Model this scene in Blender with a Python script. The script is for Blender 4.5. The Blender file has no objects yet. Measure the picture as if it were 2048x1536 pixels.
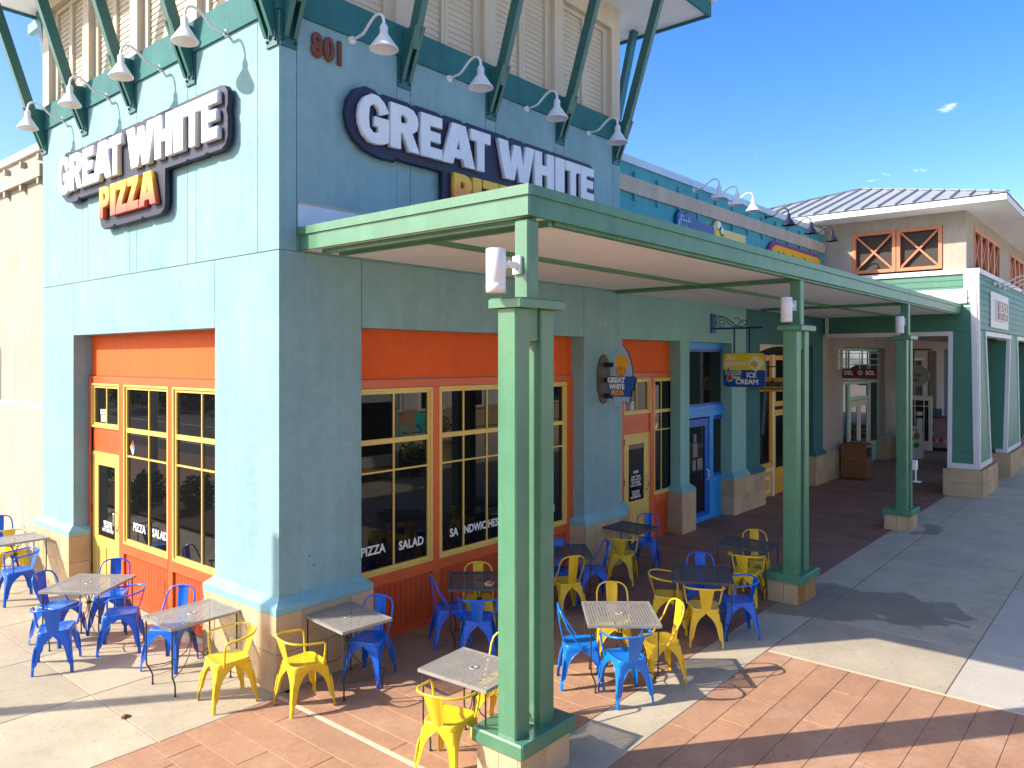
import bpy, bmesh, math, random
from mathutils import Vector, Matrix, Quaternion
random.seed(7)
PI = math.pi
R = math.radians
sc = bpy.context.scene
col = sc.collection

# ------------------------------------------------------------------ camera
cam_d = bpy.data.cameras.new('camera')
cam = bpy.data.objects.new('camera', cam_d)
col.objects.link(cam)
CX, CY, CZ, CA, CF = -4.616, -7.168, 3.5, R(40.3), 1532.0
cam.location = (CX, CY, CZ)
cam.rotation_euler = (R(90), 0, CA - R(90))
cam_d.sensor_width = 36
cam_d.lens = CF / 2048 * 36
cam_d.shift_y = -48 / 2048
cam_d.clip_start = 0.05
cam_d.clip_end = 2000
sc.camera = cam

# ------------------------------------------------------------------ light
SKYS, SAT, OZ, SUNE, EXPO = 0.13, 1.45, 1.0, 3.4, 1.3
SUN_AZ, SUN_EL = R(-37.8), R(34.3)          # direction the light travels, elevation
ray = Vector((math.cos(SUN_EL) * math.cos(SUN_AZ), math.cos(SUN_EL) * math.sin(SUN_AZ), -math.sin(SUN_EL)))
sun_d = bpy.data.lights.new('sun', 'SUN')
sun_d.energy = SUNE
sun_d.angle = R(0.5)
sun_d.color = (1.0, 0.91, 0.77)
sun = bpy.data.objects.new('sun', sun_d)
sun.rotation_euler = ray.to_track_quat('-Z', 'Y').to_euler()
sun.location = (-20, 15, 20)
col.objects.link(sun)

world = bpy.data.worlds.new('World')
sc.world = world
world.use_nodes = True
wn, wl = world.node_tree.nodes, world.node_tree.links
wn.clear()
wo = wn.new('ShaderNodeOutputWorld')
bg = wn.new('ShaderNodeBackground')
sky = wn.new('ShaderNodeTexSky')
sky.sky_type = 'NISHITA'
sky.sun_disc = False
sky.sun_elevation = SUN_EL
sky.sun_rotation = math.atan2(-ray.x, -ray.y)
sky.air_density = 0.9
sky.dust_density = 1.6
sky.ozone_density = OZ
bg.inputs['Strength'].default_value = SKYS
hs = wn.new('ShaderNodeHueSaturation')
hs.inputs['Saturation'].default_value = SAT
hs.inputs['Hue'].default_value = 0.51
wl.new(sky.outputs[0], hs.inputs['Color'])
# small fair-weather clouds low over the horizon, thinning upwards
tc = wn.new('ShaderNodeTexCoord')
mp = wn.new('ShaderNodeMapping')
mp.inputs['Scale'].default_value = (1.0, 1.0, 3.2)
wl.new(tc.outputs['Generated'], mp.inputs['Vector'])
nz = wn.new('ShaderNodeTexNoise')
nz.inputs['Scale'].default_value = 7.0
nz.inputs['Detail'].default_value = 7.0
nz.inputs['Roughness'].default_value = 0.6
wl.new(mp.outputs[0], nz.inputs['Vector'])
sx = wn.new('ShaderNodeSeparateXYZ')
wl.new(tc.outputs['Generated'], sx.inputs[0])
mr = wn.new('ShaderNodeMapRange')           # height fade
mr.inputs['From Min'].default_value = 0.05
mr.inputs['From Max'].default_value = 0.34
mr.inputs['To Min'].default_value = 0.05
mr.inputs['To Max'].default_value = -0.20
wl.new(sx.outputs['Z'], mr.inputs['Value'])
ad = wn.new('ShaderNodeMath'); ad.operation = 'ADD'
wl.new(nz.outputs['Fac'], ad.inputs[0]); wl.new(mr.outputs[0], ad.inputs[1])
cr = wn.new('ShaderNodeMapRange')
cr.inputs['From Min'].default_value = 0.535
cr.inputs['From Max'].default_value = 0.66
wl.new(ad.outputs[0], cr.inputs['Value'])
mx = wn.new('ShaderNodeMix'); mx.data_type = 'RGBA'
mx.inputs[7].default_value = (7.6, 7.8, 8.2, 1)
wl.new(cr.outputs[0], mx.inputs[0]); wl.new(hs.outputs[0], mx.inputs[6])
wl.new(mx.outputs[2], bg.inputs['Color'])
wl.new(bg.outputs[0], wo.inputs['Surface'])

sc.view_settings.view_transform = 'Standard'
sc.view_settings.look = 'None'
sc.view_settings.gamma = 1.0
sc.view_settings.use_curve_mapping = False
sc.view_settings.exposure = EXPO
sc.render.engine = 'CYCLES'

# ------------------------------------------------------------------ materials
MATS = {}

def mat(name, color, rough=0.6, var=0.0, vscale=2.0, bump=0.0, bscale=60.0, metal=0.0, streak=0.0,
        spec=0.5, coat=0.0, dirt=0.0, dirt_col=(0.1, 0.07, 0.05), dscale=1.2, dlo=0.52, dhi=0.7, speck=0.0, local=False):
    if name in MATS:
        return MATS[name]
    m = bpy.data.materials.new(name)
    m.use_nodes = True
    nt = m.node_tree; N, L = nt.nodes, nt.links
    b = N['Principled BSDF']
    b.inputs['Base Color'].default_value = (*color, 1)
    b.inputs['Roughness'].default_value = rough
    b.inputs['Metallic'].default_value = metal
    b.inputs['Specular IOR Level'].default_value = spec
    if coat:
        b.inputs['Coat Weight'].default_value = coat
        b.inputs['Coat Roughness'].default_value = 0.12
    if local:
        pos = N.new('ShaderNodeTexCoord').outputs['Object']
    else:
        pos = N.new('ShaderNodeNewGeometry').outputs['Position']
    cur = None
    if var or streak or dirt or speck:
        rgb = N.new('ShaderNodeRGB'); rgb.outputs[0].default_value = (*color, 1)
        cur = rgb.outputs[0]

    def noise(scale, detail=5, stretch=None, rg=0.6):
        n = N.new('ShaderNodeTexNoise')
        n.inputs['Scale'].default_value = scale
        n.inputs['Detail'].default_value = detail
        n.inputs['Roughness'].default_value = rg
        if stretch:
            mpn = N.new('ShaderNodeMapping'); mpn.inputs['Scale'].default_value = stretch
            L.new(pos, mpn.inputs['Vector']); L.new(mpn.outputs[0], n.inputs['Vector'])
        else:
            L.new(pos, n.inputs['Vector'])
        return n.outputs['Fac']

    def mulv(cur, fac, lo, hi, f0=0.3, f1=0.7):
        r = N.new('ShaderNodeMapRange')
        r.inputs['From Min'].default_value = f0; r.inputs['From Max'].default_value = f1
        r.inputs['To Min'].default_value = lo; r.inputs['To Max'].default_value = hi
        L.new(fac, r.inputs['Value'])
        v = N.new('ShaderNodeVectorMath'); v.operation = 'SCALE'
        L.new(cur, v.inputs[0]); L.new(r.outputs[0], v.inputs['Scale'])
        return v.outputs[0]
    if var:
        cur = mulv(cur, noise(vscale), 1 - var, 1 + var)
        cur = mulv(cur, noise(vscale * 9, 3), 1 - var * 0.6, 1 + var * 0.6)
        cur = mulv(cur, noise(vscale * 40, 2), 1 - var * 0.5, 1 + var * 0.5)
    if streak:
        cur = mulv(cur, noise(1.0, 4, (5.0, 5.0, 0.35)), 1 - streak, 1 + streak * 0.6)
    if dirt:
        r = N.new('ShaderNodeMapRange')
        r.inputs['From Min'].default_value = dlo; r.inputs['From Max'].default_value = dhi
        r.inputs['To Max'].default_value = dirt
        L.new(noise(dscale, 7, None, 0.68), r.inputs['Value'])
        mm = N.new('ShaderNodeMix'); mm.data_type = 'RGBA'
        L.new(r.outputs[0], mm.inputs[0]); L.new(cur, mm.inputs[6])
        mm.inputs[7].default_value = (*dirt_col, 1)
        cur = mm.outputs[2]
    if speck:
        cur = mulv(cur, noise(140, 2, None, 0.5), 1 - speck, 1 + speck, 0.35, 0.65)
        r = N.new('ShaderNodeMapRange')
        r.inputs['From Min'].default_value = 0.655; r.inputs['From Max'].default_value = 0.69
        r.inputs['To Max'].default_value = min(1, speck * 4)
        L.new(noise(21, 3, None, 0.6), r.inputs['Value'])
        mm = N.new('ShaderNodeMix'); mm.data_type = 'RGBA'
        L.new(r.outputs[0], mm.inputs[0]); L.new(cur, mm.inputs[6])
        mm.inputs[7].default_value = (0.05, 0.045, 0.04, 1)
        cur = mm.outputs[2]
    if cur is not None:
        L.new(cur, b.inputs['Base Color'])
    if bump:
        bn = N.new('ShaderNodeBump')
        bn.inputs['Strength'].default_value = bump
        bn.inputs['Distance'].default_value = 0.01
        L.new(noise(bscale, 4), bn.inputs['Height'])
        L.new(bn.outputs[0], b.inputs['Normal'])
    MATS[name] = m
    return m

TEAL = mat('teal_stucco', (0.245, 0.42, 0.44), 0.85, 0.10, 0.9, 0.9, 80, streak=0.10, dirt=0.16, dirt_col=(0.10, 0.33, 0.37), dscale=0.8)
TEAL2 = mat('deep_turquoise_stucco', (0.07, 0.37, 0.42), 0.85, 0.10, 0.9, 0.4, 70, streak=0.10)
MINT = mat('mint_stucco', (0.25, 0.48, 0.44), 0.85, 0.07, 0.9, 0.4, 70, streak=0.06)
LEDGE = mat('painted_ledge', (0.21, 0.43, 0.47), 0.6, 0.10, 2.5, 0.3, 50, dirt=0.4, dirt_col=(0.12, 0.26, 0.29), dscale=3)
BAND = mat('dark_teal_stucco', (0.022, 0.15, 0.155), 0.8, 0.14, 2.0, 0.4, 60, streak=0.1)
DKTEAL = mat('slate_teal_stucco', (0.035, 0.15, 0.155), 0.8, 0.1, 1.5, 0.3, 60)
CREAM = mat('cream_stucco', (0.41, 0.365, 0.30), 0.85, 0.09, 1.0, 0.6, 50, streak=0.09, dirt=0.3, dirt_col=(0.36, 0.28, 0.19), dscale=0.7)
CREAMP = mat('cream_paint', (0.60, 0.525, 0.40), 0.6, 0.05, 1.5, streak=0.04)
CREAMT = mat('grey_cream_trim', (0.50, 0.44, 0.35), 0.8, 0.08, 1.5, 0.3, 50, streak=0.14, dirt=0.35, dirt_col=(0.33, 0.28, 0.20), dscale=1.6)
SOFFIT = mat('soffit_paint', (0.84, 0.88, 0.88), 0.8, 0.05, 1.2, 0.15, 30)
STONE = [mat('cast_stone_%d' % i, c, 0.85, 0.10, 3.0, 0.5, 45, dirt=0.3, dirt_col=(0.30, 0.20, 0.11), dscale=2.5)
         for i, c in enumerate([(0.50, 0.36, 0.21), (0.55, 0.40, 0.24), (0.46, 0.34, 0.205)])]
MORTAR = mat('stone_joint', (0.24, 0.16, 0.09), 0.95, 0.1, 8)
RUST = mat('rust_stained_stone', (0.46, 0.26, 0.11), 0.85, 0.12, 4, 0.5, 45, streak=0.4, dirt=0.9, dirt_col=(0.36, 0.13, 0.02), dscale=3, dlo=0.42, dhi=0.6)
GREEN = mat('green_paint', (0.08, 0.225, 0.13), 0.34, 0.09, 3.0, 0.08, 60, coat=0.25, streak=0.10, dirt=0.6, dirt_col=(0.36, 0.42, 0.34), dscale=9, dlo=0.69, dhi=0.72)
GREEN2 = mat('weathered_green_paint', (0.075, 0.235, 0.13), 0.4, 0.10, 2.5, 0.05, 90, streak=0.14, dirt=0.35, dirt_col=(0.04, 0.10, 0.07), dscale=2.2)
STRUT = mat('dark_green_steel', (0.022, 0.125, 0.115), 0.4, 0.08, 4, coat=0.15)
ORANGE = mat('orange_stucco', (0.76, 0.105, 0.006), 0.7, 0.07, 1.2, 0.3, 60, streak=0.05)
ORTRIM = mat('orange_trim_paint', (0.66, 0.115, 0.03), 0.4, 0.05, 3, coat=0.15)
REDBD = mat('brick_red_board_paint', (0.60, 0.085, 0.02), 0.45, 0.09, 5, streak=0.06)
YEL = mat('butter_yellow_paint', (0.74, 0.52, 0.13), 0.4, 0.05, 4, coat=0.15)
CHY = mat('chair_yellow_enamel', (0.84, 0.55, 0.02), 0.3, 0.05, 9, 0.06, 60, coat=0.5, dirt=0.4, dirt_col=(0.35, 0.17, 0.02), dscale=14, dlo=0.66, dhi=0.72, local=True)
CHB = mat('chair_blue_enamel', (0.0, 0.12, 0.62), 0.30, 0.05, 9, 0.04, 60, coat=0.25, dirt=0.3, dirt_col=(0.02, 0.03, 0.09), dscale=14, dlo=0.68, dhi=0.74, local=True)
CHB2 = mat('chair_sky_blue_enamel', (0.002, 0.19, 0.66), 0.30, 0.05, 9, 0.04, 60, coat=0.3, local=True)
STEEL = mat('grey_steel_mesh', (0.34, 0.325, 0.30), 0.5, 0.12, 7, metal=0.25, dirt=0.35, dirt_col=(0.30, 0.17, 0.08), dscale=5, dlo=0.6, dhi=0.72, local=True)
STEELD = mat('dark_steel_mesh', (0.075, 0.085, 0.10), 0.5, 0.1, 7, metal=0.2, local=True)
STEELL = mat('dark_wire_steel', (0.055, 0.05, 0.048), 0.5, 0.1, 9, metal=0.3, local=True)
WHITE = mat('white_enamel', (0.80, 0.79, 0.78), 0.35, 0.03, 6, coat=0.2)
WTRIM = mat('white_trim_paint', (0.76, 0.75, 0.74), 0.5, 0.04, 3, streak=0.04)
BLACK = mat('black_enamel', (0.012, 0.014, 0.03), 0.4)
NAVY = mat('navy_sign_face', (0.007, 0.012, 0.045), 0.5, 0.05, 4)
LETW = mat('white_letter_face', (0.74, 0.77, 0.80), 0.45, 0.05, 5)
VINYL = mat('white_vinyl', (0.82, 0.82, 0.80), 0.6)
RUSTL = mat('rusty_numeral', (0.17, 0.05, 0.03), 0.8, 0.15, 12)
BLUEP = mat('bright_blue_paint', (0.008, 0.30, 0.78), 0.35, 0.05, 4, coat=0.2)
BLUED = mat('royal_blue_door', (0.006, 0.085, 0.50), 0.35, 0.05, 4, coat=0.2)
BLUEN = mat('navy_iron', (0.008, 0.03, 0.16), 0.4)
SIGNB = mat('sign_blue', (0.003, 0.07, 0.30), 0.4)
SIGNY = mat('sign_yellow', (0.85, 0.60, 0.02), 0.4)
MUST = mat('mustard_paint', (0.70, 0.36, 0.03), 0.45, 0.05, 4)
MUSTW = mat('ivory_paint', (0.72, 0.61, 0.42), 0.5, 0.04, 4)
SIGNO = mat('sign_orange', (0.72, 0.30, 0.02), 0.45)
MAROON = mat('maroon_sign', (0.19, 0.012, 0.016), 0.4)
MINTP = mat('mint_frame_paint', (0.32, 0.52, 0.44), 0.45, 0.05, 4)
CLAP = mat('green_clapboard_paint', (0.062, 0.205, 0.14), 0.5, 0.10, 1.5, 0.1, 40, streak=0.03)
CORAL = mat('coral_paint', (0.62, 0.22, 0.11), 0.5, 0.08, 4)
ROOFM = mat('grey_metal_roof', (0.50, 0.50, 0.48), 0.4, 0.05, 1.5, metal=0.35, streak=0.03)
ROOFS = mat('metal_roof_seam', (0.33, 0.35, 0.36), 0.4, metal=0.3)
COPING = mat('pale_metal_coping', (0.50, 0.62, 0.70), 0.4, 0.06, 2, metal=0.1)
DARK = mat('dark_void', (0.012, 0.011, 0.01), 0.9)
BIN = mat('brown_bin_plastic', (0.22, 0.085, 0.03), 0.5, 0.08, 6, 0.2, 60)
CHROME = mat('brushed_metal', (0.6, 0.6, 0.6), 0.25, metal=0.9)
CONC = [mat('concrete_%d' % i, c, 0.9, 0.10, 1.3, 0.5, 90, dirt=0.38, dirt_col=(0.22, 0.185, 0.135), dscale=1.0, dlo=0.46, dhi=0.74, speck=0.13)
        for i, c in enumerate([(0.43, 0.365, 0.265), (0.465, 0.395, 0.285), (0.40, 0.34, 0.245)])]
CONCW = mat('concrete_pale', (0.46, 0.42, 0.355), 0.9, 0.07, 1.3, 0.4, 90, speck=0.10)
CONCB = mat('concrete_cool', (0.50, 0.43, 0.31), 0.9, 0.12, 1.0, 0.5, 90, dirt=0.35, dirt_col=(0.20, 0.18, 0.14), dscale=1.6, dlo=0.44, dhi=0.7, speck=0.14)
PAV = [mat('red_stamped_concrete_%d' % i, c, 0.85, 0.15, 1.6, 0.4, 75, dirt=0.6, dirt_col=(0.52, 0.36, 0.24), dscale=1.3, dlo=0.5, dhi=0.75, speck=0.12)
       for i, c in enumerate([(0.38, 0.205, 0.118), (0.40, 0.215, 0.122), (0.365, 0.195, 0.112), (0.385, 0.215, 0.128)])]
PAVD = [mat('dark_red_stamped_concrete_%d' % i, c, 0.7, 0.22, 1.4, 0.5, 75, dirt=0.45, dirt_col=(0.10, 0.05, 0.035), dscale=1.1, dlo=0.45, dhi=0.7, speck=0.12)
        for i, c in enumerate([(0.27, 0.135, 0.10), (0.29, 0.145, 0.105), (0.255, 0.13, 0.10)])]  # darker, more mottled red than PAV, for planks further along the canopy
JOINT = mat('pavement_joint', (0.30, 0.17, 0.11), 0.95, 0.1, 3)
STRIP = mat('pale_joint_strip', (0.60, 0.47, 0.34), 0.85, 0.1, 6)
ASPH = mat('asphalt', (0.055, 0.055, 0.058), 0.9, 0.15, 1.5, 0.6, 80)
MULCH = mat('mulch', (0.06, 0.028, 0.018), 0.95, 0.3, 12, 1.0, 40)
LEAF = mat('shrub_leaf', (0.06, 0.10, 0.02), 0.6, 0.3, 6)
BARK = mat('bark', (0.10, 0.07, 0.045), 0.9, 0.2, 10, 0.5, 30)
PAINTL = mat('road_paint', (0.7, 0.7, 0.68), 0.8, 0.1, 4)
SIDB = mat('blue_siding_paint', (0.20, 0.42, 0.62), 0.6, 0.04)
SIDP = mat('lilac_siding_paint', (0.30, 0.30, 0.58), 0.6, 0.04)
TAN = mat('tan_stone', (0.50, 0.35, 0.20), 0.9, 0.1, 3)
AQUA = mat('aqua_plastic', (0.03, 0.50, 0.50), 0.4)
TRUCK = mat('truck_paint', (0.55, 0.66, 0.62), 0.35, coat=0.4)


def glass(name, color=(0.006, 0.006, 0.007), ior=1.5):
    m = bpy.data.materials.new(name); m.use_nodes = True
    b = m.node_tree.nodes['Principled BSDF']
    b.inputs['Base Color'].default_value = (*color, 1)
    b.inputs['Roughness'].default_value = 0.015
    b.inputs['IOR'].default_value = ior
    b.inputs['Specular IOR Level'].default_value = 0.5
    return m


GLASS = glass('dark_window_glass')
GLASS2 = glass('tinted_shop_glass', (0.010, 0.012, 0.014))


def gradient_mat(name, stops, z0, z1, rough=0.4):
    """printed colour gradient along world height"""
    m = bpy.data.materials.new(name); m.use_nodes = True
    N, L = m.node_tree.nodes, m.node_tree.links
    b = N['Principled BSDF']; b.inputs['Roughness'].default_value = rough
    g = N.new('ShaderNodeNewGeometry'); s = N.new('ShaderNodeSeparateXYZ')
    L.new(g.outputs['Position'], s.inputs[0])
    r = N.new('ShaderNodeMapRange'); r.inputs['From Min'].default_value = z0; r.inputs['From Max'].default_value = z1
    L.new(s.outputs['Z'], r.inputs['Value'])
    c = N.new('ShaderNodeValToRGB'); e = c.color_ramp.elements
    e[0].position = stops[0][0]; e[0].color = (*stops[0][1], 1)
    e[1].position = stops[-1][0]; e[1].color = (*stops[-1][1], 1)
    for p, q in stops[1:-1]:
        x = e.new(p); x.color = (*q, 1)
    L.new(r.outputs[0], c.inputs[0]); L.new(c.outputs[0], b.inputs['Base Color'])
    return m


PIZG = gradient_mat('pizza_letter_gradient', [(0.0, (0.62, 0.03, 0.05)), (0.45, (0.72, 0.16, 0.05)), (1.0, (0.85, 0.50, 0.03))], 5.38, 5.85)


def stain_mat():
    """red-free concrete with one dark spill, shaped by noise"""
    m = mat('concrete_with_spill', (0.50, 0.43, 0.31), 0.9, 0.12, 1.0, 0.5, 90, dirt=0.35, dirt_col=(0.20, 0.18, 0.14), dscale=1.6, dlo=0.44, dhi=0.7, speck=0.14)
    N, L = m.node_tree.nodes, m.node_tree.links
    b = N['Principled BSDF']
    old = b.inputs['Base Color'].links[0].from_socket
    g = N.new('ShaderNodeNewGeometry')
    n = N.new('ShaderNodeTexNoise'); n.inputs['Scale'].default_value = 1.6; n.inputs['Detail'].default_value = 6
    L.new(g.outputs['Position'], n.inputs['Vector'])
    nm = N.new('ShaderNodeVectorMath'); nm.operation = 'MULTIPLY_ADD'
    nm.inputs[1].default_value = (1.3, 1.3, 0); L.new(n.outputs['Color'], nm.inputs[0])
    sb = N.new('ShaderNodeVectorMath'); sb.operation = 'ADD'; sb.inputs[1].default_value = (-0.65, -0.65, 0)
    L.new(g.outputs['Position'], nm.inputs[2]); L.new(nm.outputs[0], sb.inputs[0])
    cur = None
    for cx, cy, rx, ry in ((6.75, -3.45, 1.0, 0.75), (7.15, -4.25, 0.72, 0.72), (7.45, -4.75, 0.3, 0.5), (6.9, -4.9, 0.25, 0.3), (12.9, -3.5, 0.6, 0.25)):
        a = N.new('ShaderNodeVectorMath'); a.operation = 'SUBTRACT'; a.inputs[1].default_value = (cx, cy, 0)
        L.new(sb.outputs[0], a.inputs[0])
        d = N.new('ShaderNodeVectorMath'); d.operation = 'MULTIPLY'; d.inputs[1].default_value = (1 / rx, 1 / ry, 0)
        L.new(a.outputs[0], d.inputs[0])
        ln = N.new('ShaderNodeVectorMath'); ln.operation = 'LENGTH'; L.new(d.outputs[0], ln.inputs[0])
        r = N.new('ShaderNodeMapRange'); r.inputs['From Min'].default_value = 1.0; r.inputs['From Max'].default_value = 0.9
        L.new(ln.outputs['Value'], r.inputs['Value'])
        if cur is None:
            cur = r.outputs[0]
        else:
            x = N.new('ShaderNodeMath'); x.operation = 'MAXIMUM'
            L.new(cur, x.inputs[0]); L.new(r.outputs[0], x.inputs[1]); cur = x.outputs[0]
    k = N.new('ShaderNodeMath'); k.operation = 'MULTIPLY'; k.inputs[1].default_value = 0.5
    L.new(cur, k.inputs[0])
    mm = N.new('ShaderNodeMix'); mm.data_type = 'RGBA'
    mm.inputs[7].default_value = (0.065, 0.05, 0.032, 1)
    L.new(k.outputs[0], mm.inputs[0]); L.new(old, mm.inputs[6]); L.new(mm.outputs[2], b.inputs['Base Color'])
    return m


SPILL = stain_mat()

# ------------------------------------------------------------------ mesh helpers


class MB:
    def __init__(s):
        s.v = []; s.f = []; s.sm = []

    def add(s, vs, fs, smooth=False):
        o = len(s.v); s.v += [tuple(v) for v in vs]
        s.f += [tuple(i + o for i in f) for f in fs]; s.sm += [smooth] * len(fs)
        return s

    def box(s, x0, y0, z0, x1, y1, z1):
        if x0 > x1: x0, x1 = x1, x0
        if y0 > y1: y0, y1 = y1, y0
        if z0 > z1: z0, z1 = z1, z0
        return s.add([(x0, y0, z0), (x1, y0, z0), (x1, y1, z0), (x0, y1, z0), (x0, y0, z1), (x1, y0, z1), (x1, y1, z1), (x0, y1, z1)],
                     [(0, 3, 2, 1), (4, 5, 6, 7), (0, 1, 5, 4), (1, 2, 6, 5), (2, 3, 7, 6), (3, 0, 4, 7)])

    def hexa(s, lo, hi):
        return s.add(list(lo) + list(hi), [(0, 3, 2, 1), (4, 5, 6, 7), (0, 1, 5, 4), (1, 2, 6, 5), (2, 3, 7, 6), (3, 0, 4, 7)])

    def cbox(s, x0, y0, z0, x1, y1, z1, c=0.01):
        """box with chamfered vertical and top edges"""
        lo = [(x0 + c, y0), (x1 - c, y0), (x1, y0 + c), (x1, y1 - c), (x1 - c, y1), (x0 + c, y1), (x0, y1 - c), (x0, y0 + c)]
        ins = [(x0 + 2 * c, y0 + c), (x1 - 2 * c, y0 + c), (x1 - c, y0 + 2 * c), (x1 - c, y1 - 2 * c), (x1 - 2 * c, y1 - c), (x0 + 2 * c, y1 - c), (x0 + c, y1 - 2 * c), (x0 + c, y0 + 2 * c)]
        vs = [(x, y, z0) for x, y in lo] + [(x, y, z1 - c) for x, y in lo] + [(x, y, z1) for x, y in ins]
        fs = [tuple(range(7, -1, -1)), tuple(range(16, 24))]
        for r in (0, 8):
            for i in range(8):
                j = (i + 1) % 8
                fs.append((r + i, r + j, r + 8 + j, r + 8 + i))
        return s.add(vs, fs)

    def tube(s, pts, r, n=8, cap=True, closed=False, flat=1.0):
        pts = [Vector(p) for p in pts]; m = len(pts)
        rs = r if isinstance(r, (list, tuple)) else [r] * m
        ref = None; vs = []
        for i, p in enumerate(pts):
            if closed:
                t = pts[(i + 1) % m] - pts[i - 1]
            else:
                t = pts[min(i + 1, m - 1)] - pts[max(i - 1, 0)]
            t.normalize()
            if ref is None:
                ref = Vector((0, 0, 1)) if abs(t.z) < 0.9 else Vector((1, 0, 0))
            a = t.cross(ref)
            if a.length < 1e-4:
                a = t.orthogonal()
            a.normalize(); b = a.cross(t).normalized(); ref = b
            for k in range(n):
                an = 2 * PI * k / n
                vs.append(p + a * math.cos(an) * rs[i] + b * math.sin(an) * rs[i] * flat)
        fs = []
        for i in range(m if closed else m - 1):
            j = (i + 1) % m
            for k in range(n):
                l = (k + 1) % n
                fs.append((i * n + k, i * n + l, j * n + l, j * n + k))
        s.add(vs, fs, True)
        if cap and not closed:
            s.add(vs[:n], [tuple(range(n))]); s.add(vs[-n:], [tuple(range(n - 1, -1, -1))])
        return s

    def lathe(s, prof, c=(0, 0, 0), n=24, axis='z'):
        """prof: (radius, height)"""
        vs = []
        for r, h in prof:
            for k in range(n):
                a = 2 * PI * k / n
                p = (r * math.cos(a), r * math.sin(a), h)
                if axis == 'y': p = (p[0], p[2], p[1])
                if axis == 'x': p = (p[2], p[0], p[1])
                vs.append((p[0] + c[0], p[1] + c[1], p[2] + c[2]))
        fs = []
        for i in range(len(prof) - 1):
            for k in range(n):
                l = (k + 1) % n
                fs.append((i * n + k, i * n + l, (i + 1) * n + l, (i + 1) * n + k))
        return s.add(vs, fs, True)

    def prism(s, poly, fn, d0, d1):
        """extrude 2D polygon; fn(u,v,d)->3D"""
        n = len(poly)
        vs = [fn(u, v, d0) for u, v in poly] + [fn(u, v, d1) for u, v in poly]
        fs = [tuple(range(n - 1, -1, -1)), tuple(range(n, 2 * n))]
        fs += [(i, (i + 1) % n, n + (i + 1) % n, n + i) for i in range(n)]
        return s.add(vs, fs)

    def mesh(s, name):
        me = bpy.data.meshes.new(name)
        me.from_pydata(s.v, [], s.f)
        me.polygons.foreach_set('use_smooth', s.sm)
        bm = bmesh.new(); bm.from_mesh(me)
        bmesh.ops.recalc_face_normals(bm, faces=bm.faces)
        bm.to_mesh(me); bm.free(); me.update()
        return me


def oname(o, label=None, cat=None, group=None, kind=None):
    if label: o['label'] = label
    if cat: o['category'] = cat
    if group: o['group'] = group
    if kind: o['kind'] = kind
    return o


def root(name, label, cat, loc=(0, 0, 0), rz=0.0, group=None, kind=None):
    o = bpy.data.objects.new(name, None)
    o.empty_display_size = 0.2
    o.location = loc; o.rotation_euler = (0, 0, rz)
    col.objects.link(o)
    return oname(o, label, cat, group, kind)


def off(parent):
    v = Vector((0, 0, 0))
    while parent is not None:
        v += Vector(parent.location); parent = parent.parent
    return v


def obj(name, mb, m, parent=None, world=True, kind=None, label=None):
    """link a mesh builder (or mesh) as ONE object. world=True: vertices given in world space (unrotated parents)"""
    me = mb.mesh(name) if isinstance(mb, MB) else mb
    if m is not None and not me.materials:
        me.materials.append(m)
    if world and parent is not None:
        d = off(parent)
        if d.length > 0:
            me.transform(Matrix.Translation(-d))
    o = bpy.data.objects.new(name, me)
    if parent is not None: o.parent = parent
    col.objects.link(o)
    if kind: o['kind'] = kind
    if label: o['label'] = label
    return o


def inst(name, me, parent, loc, rot=(0, 0, 0), scale=(1, 1, 1)):
    """piece sharing mesh data; loc in world space, parents unrotated"""
    o = bpy.data.objects.new(name, me)
    o.parent = parent
    o.location = Vector(loc) - off(parent)
    o.rotation_euler = rot; o.scale = scale
    col.objects.link(o)
    return o


def copy_tree(o, parent=None):
    c = o.copy(); col.objects.link(c); c.parent = parent
    for ch in list(o.children):
        copy_tree(ch, c)
    return c


def tmesh(txt, size=0.1, ext=0.003, bold=0.0, sx=1.0, align='LEFT', space=1.0, shear=0.0, valign='TOP_BASELINE'):
    c = bpy.data.curves.new('lettering', 'FONT')
    c.body = txt; c.size = size; c.extrude = ext; c.offset = bold; c.align_x = align
    c.space_character = space; c.shear = shear; c.resolution_u = 3; c.space_line = 0.9
    o = bpy.data.objects.new('lettering', c)
    me = bpy.data.meshes.new_from_object(o)
    bpy.data.objects.remove(o); bpy.data.curves.remove(c)
    if sx != 1.0:
        me.transform(Matrix.Diagonal((sx, 1, 1, 1)))
    me.name = 'lettering'
    return me


def curve_mesh(splines, ext, bevel=0.0):
    """2D filled outline with holes -> mesh lying in XY, extruded +-ext"""
    c = bpy.data.curves.new('shape', 'CURVE')
    c.dimensions = '2D'; c.fill_mode = 'BOTH'; c.extrude = ext; c.bevel_depth = bevel; c.bevel_resolution = 0
    for pts in splines:
        sp = c.splines.new('POLY'); sp.points.add(len(pts) - 1)
        for i, (x, y) in enumerate(pts):
            sp.points[i].co = (x, y, 0, 1)
        sp.use_cyclic_u = True
    o = bpy.data.objects.new('shape', c)
    me = bpy.data.meshes.new_from_object(o)
    bpy.data.objects.remove(o); bpy.data.curves.remove(c)
    return me


# orientation matrices: XY-plane mesh -> wall
RIGHT = Matrix(((1, 0, 0), (0, 0, -1), (0, 1, 0))).to_4x4()       # x->+X, y->+Z, normal -> -Y
LEFT = Matrix(((0, 0, -1), (-1, 0, 0), (0, 1, 0))).to_4x4()       # x->-Y, y->+Z, normal -> -X


def place(me, M, loc):
    me.transform(Matrix.Translation(Vector(loc)) @ M)
    return me


def text_on(parent, txt, loc, M, size, m=VINYL, ext=0.002, name='lettering', **k):
    me = tmesh(txt, size, ext, **k)
    place(me, M, loc)
    return obj(name, me, m, parent)


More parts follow.
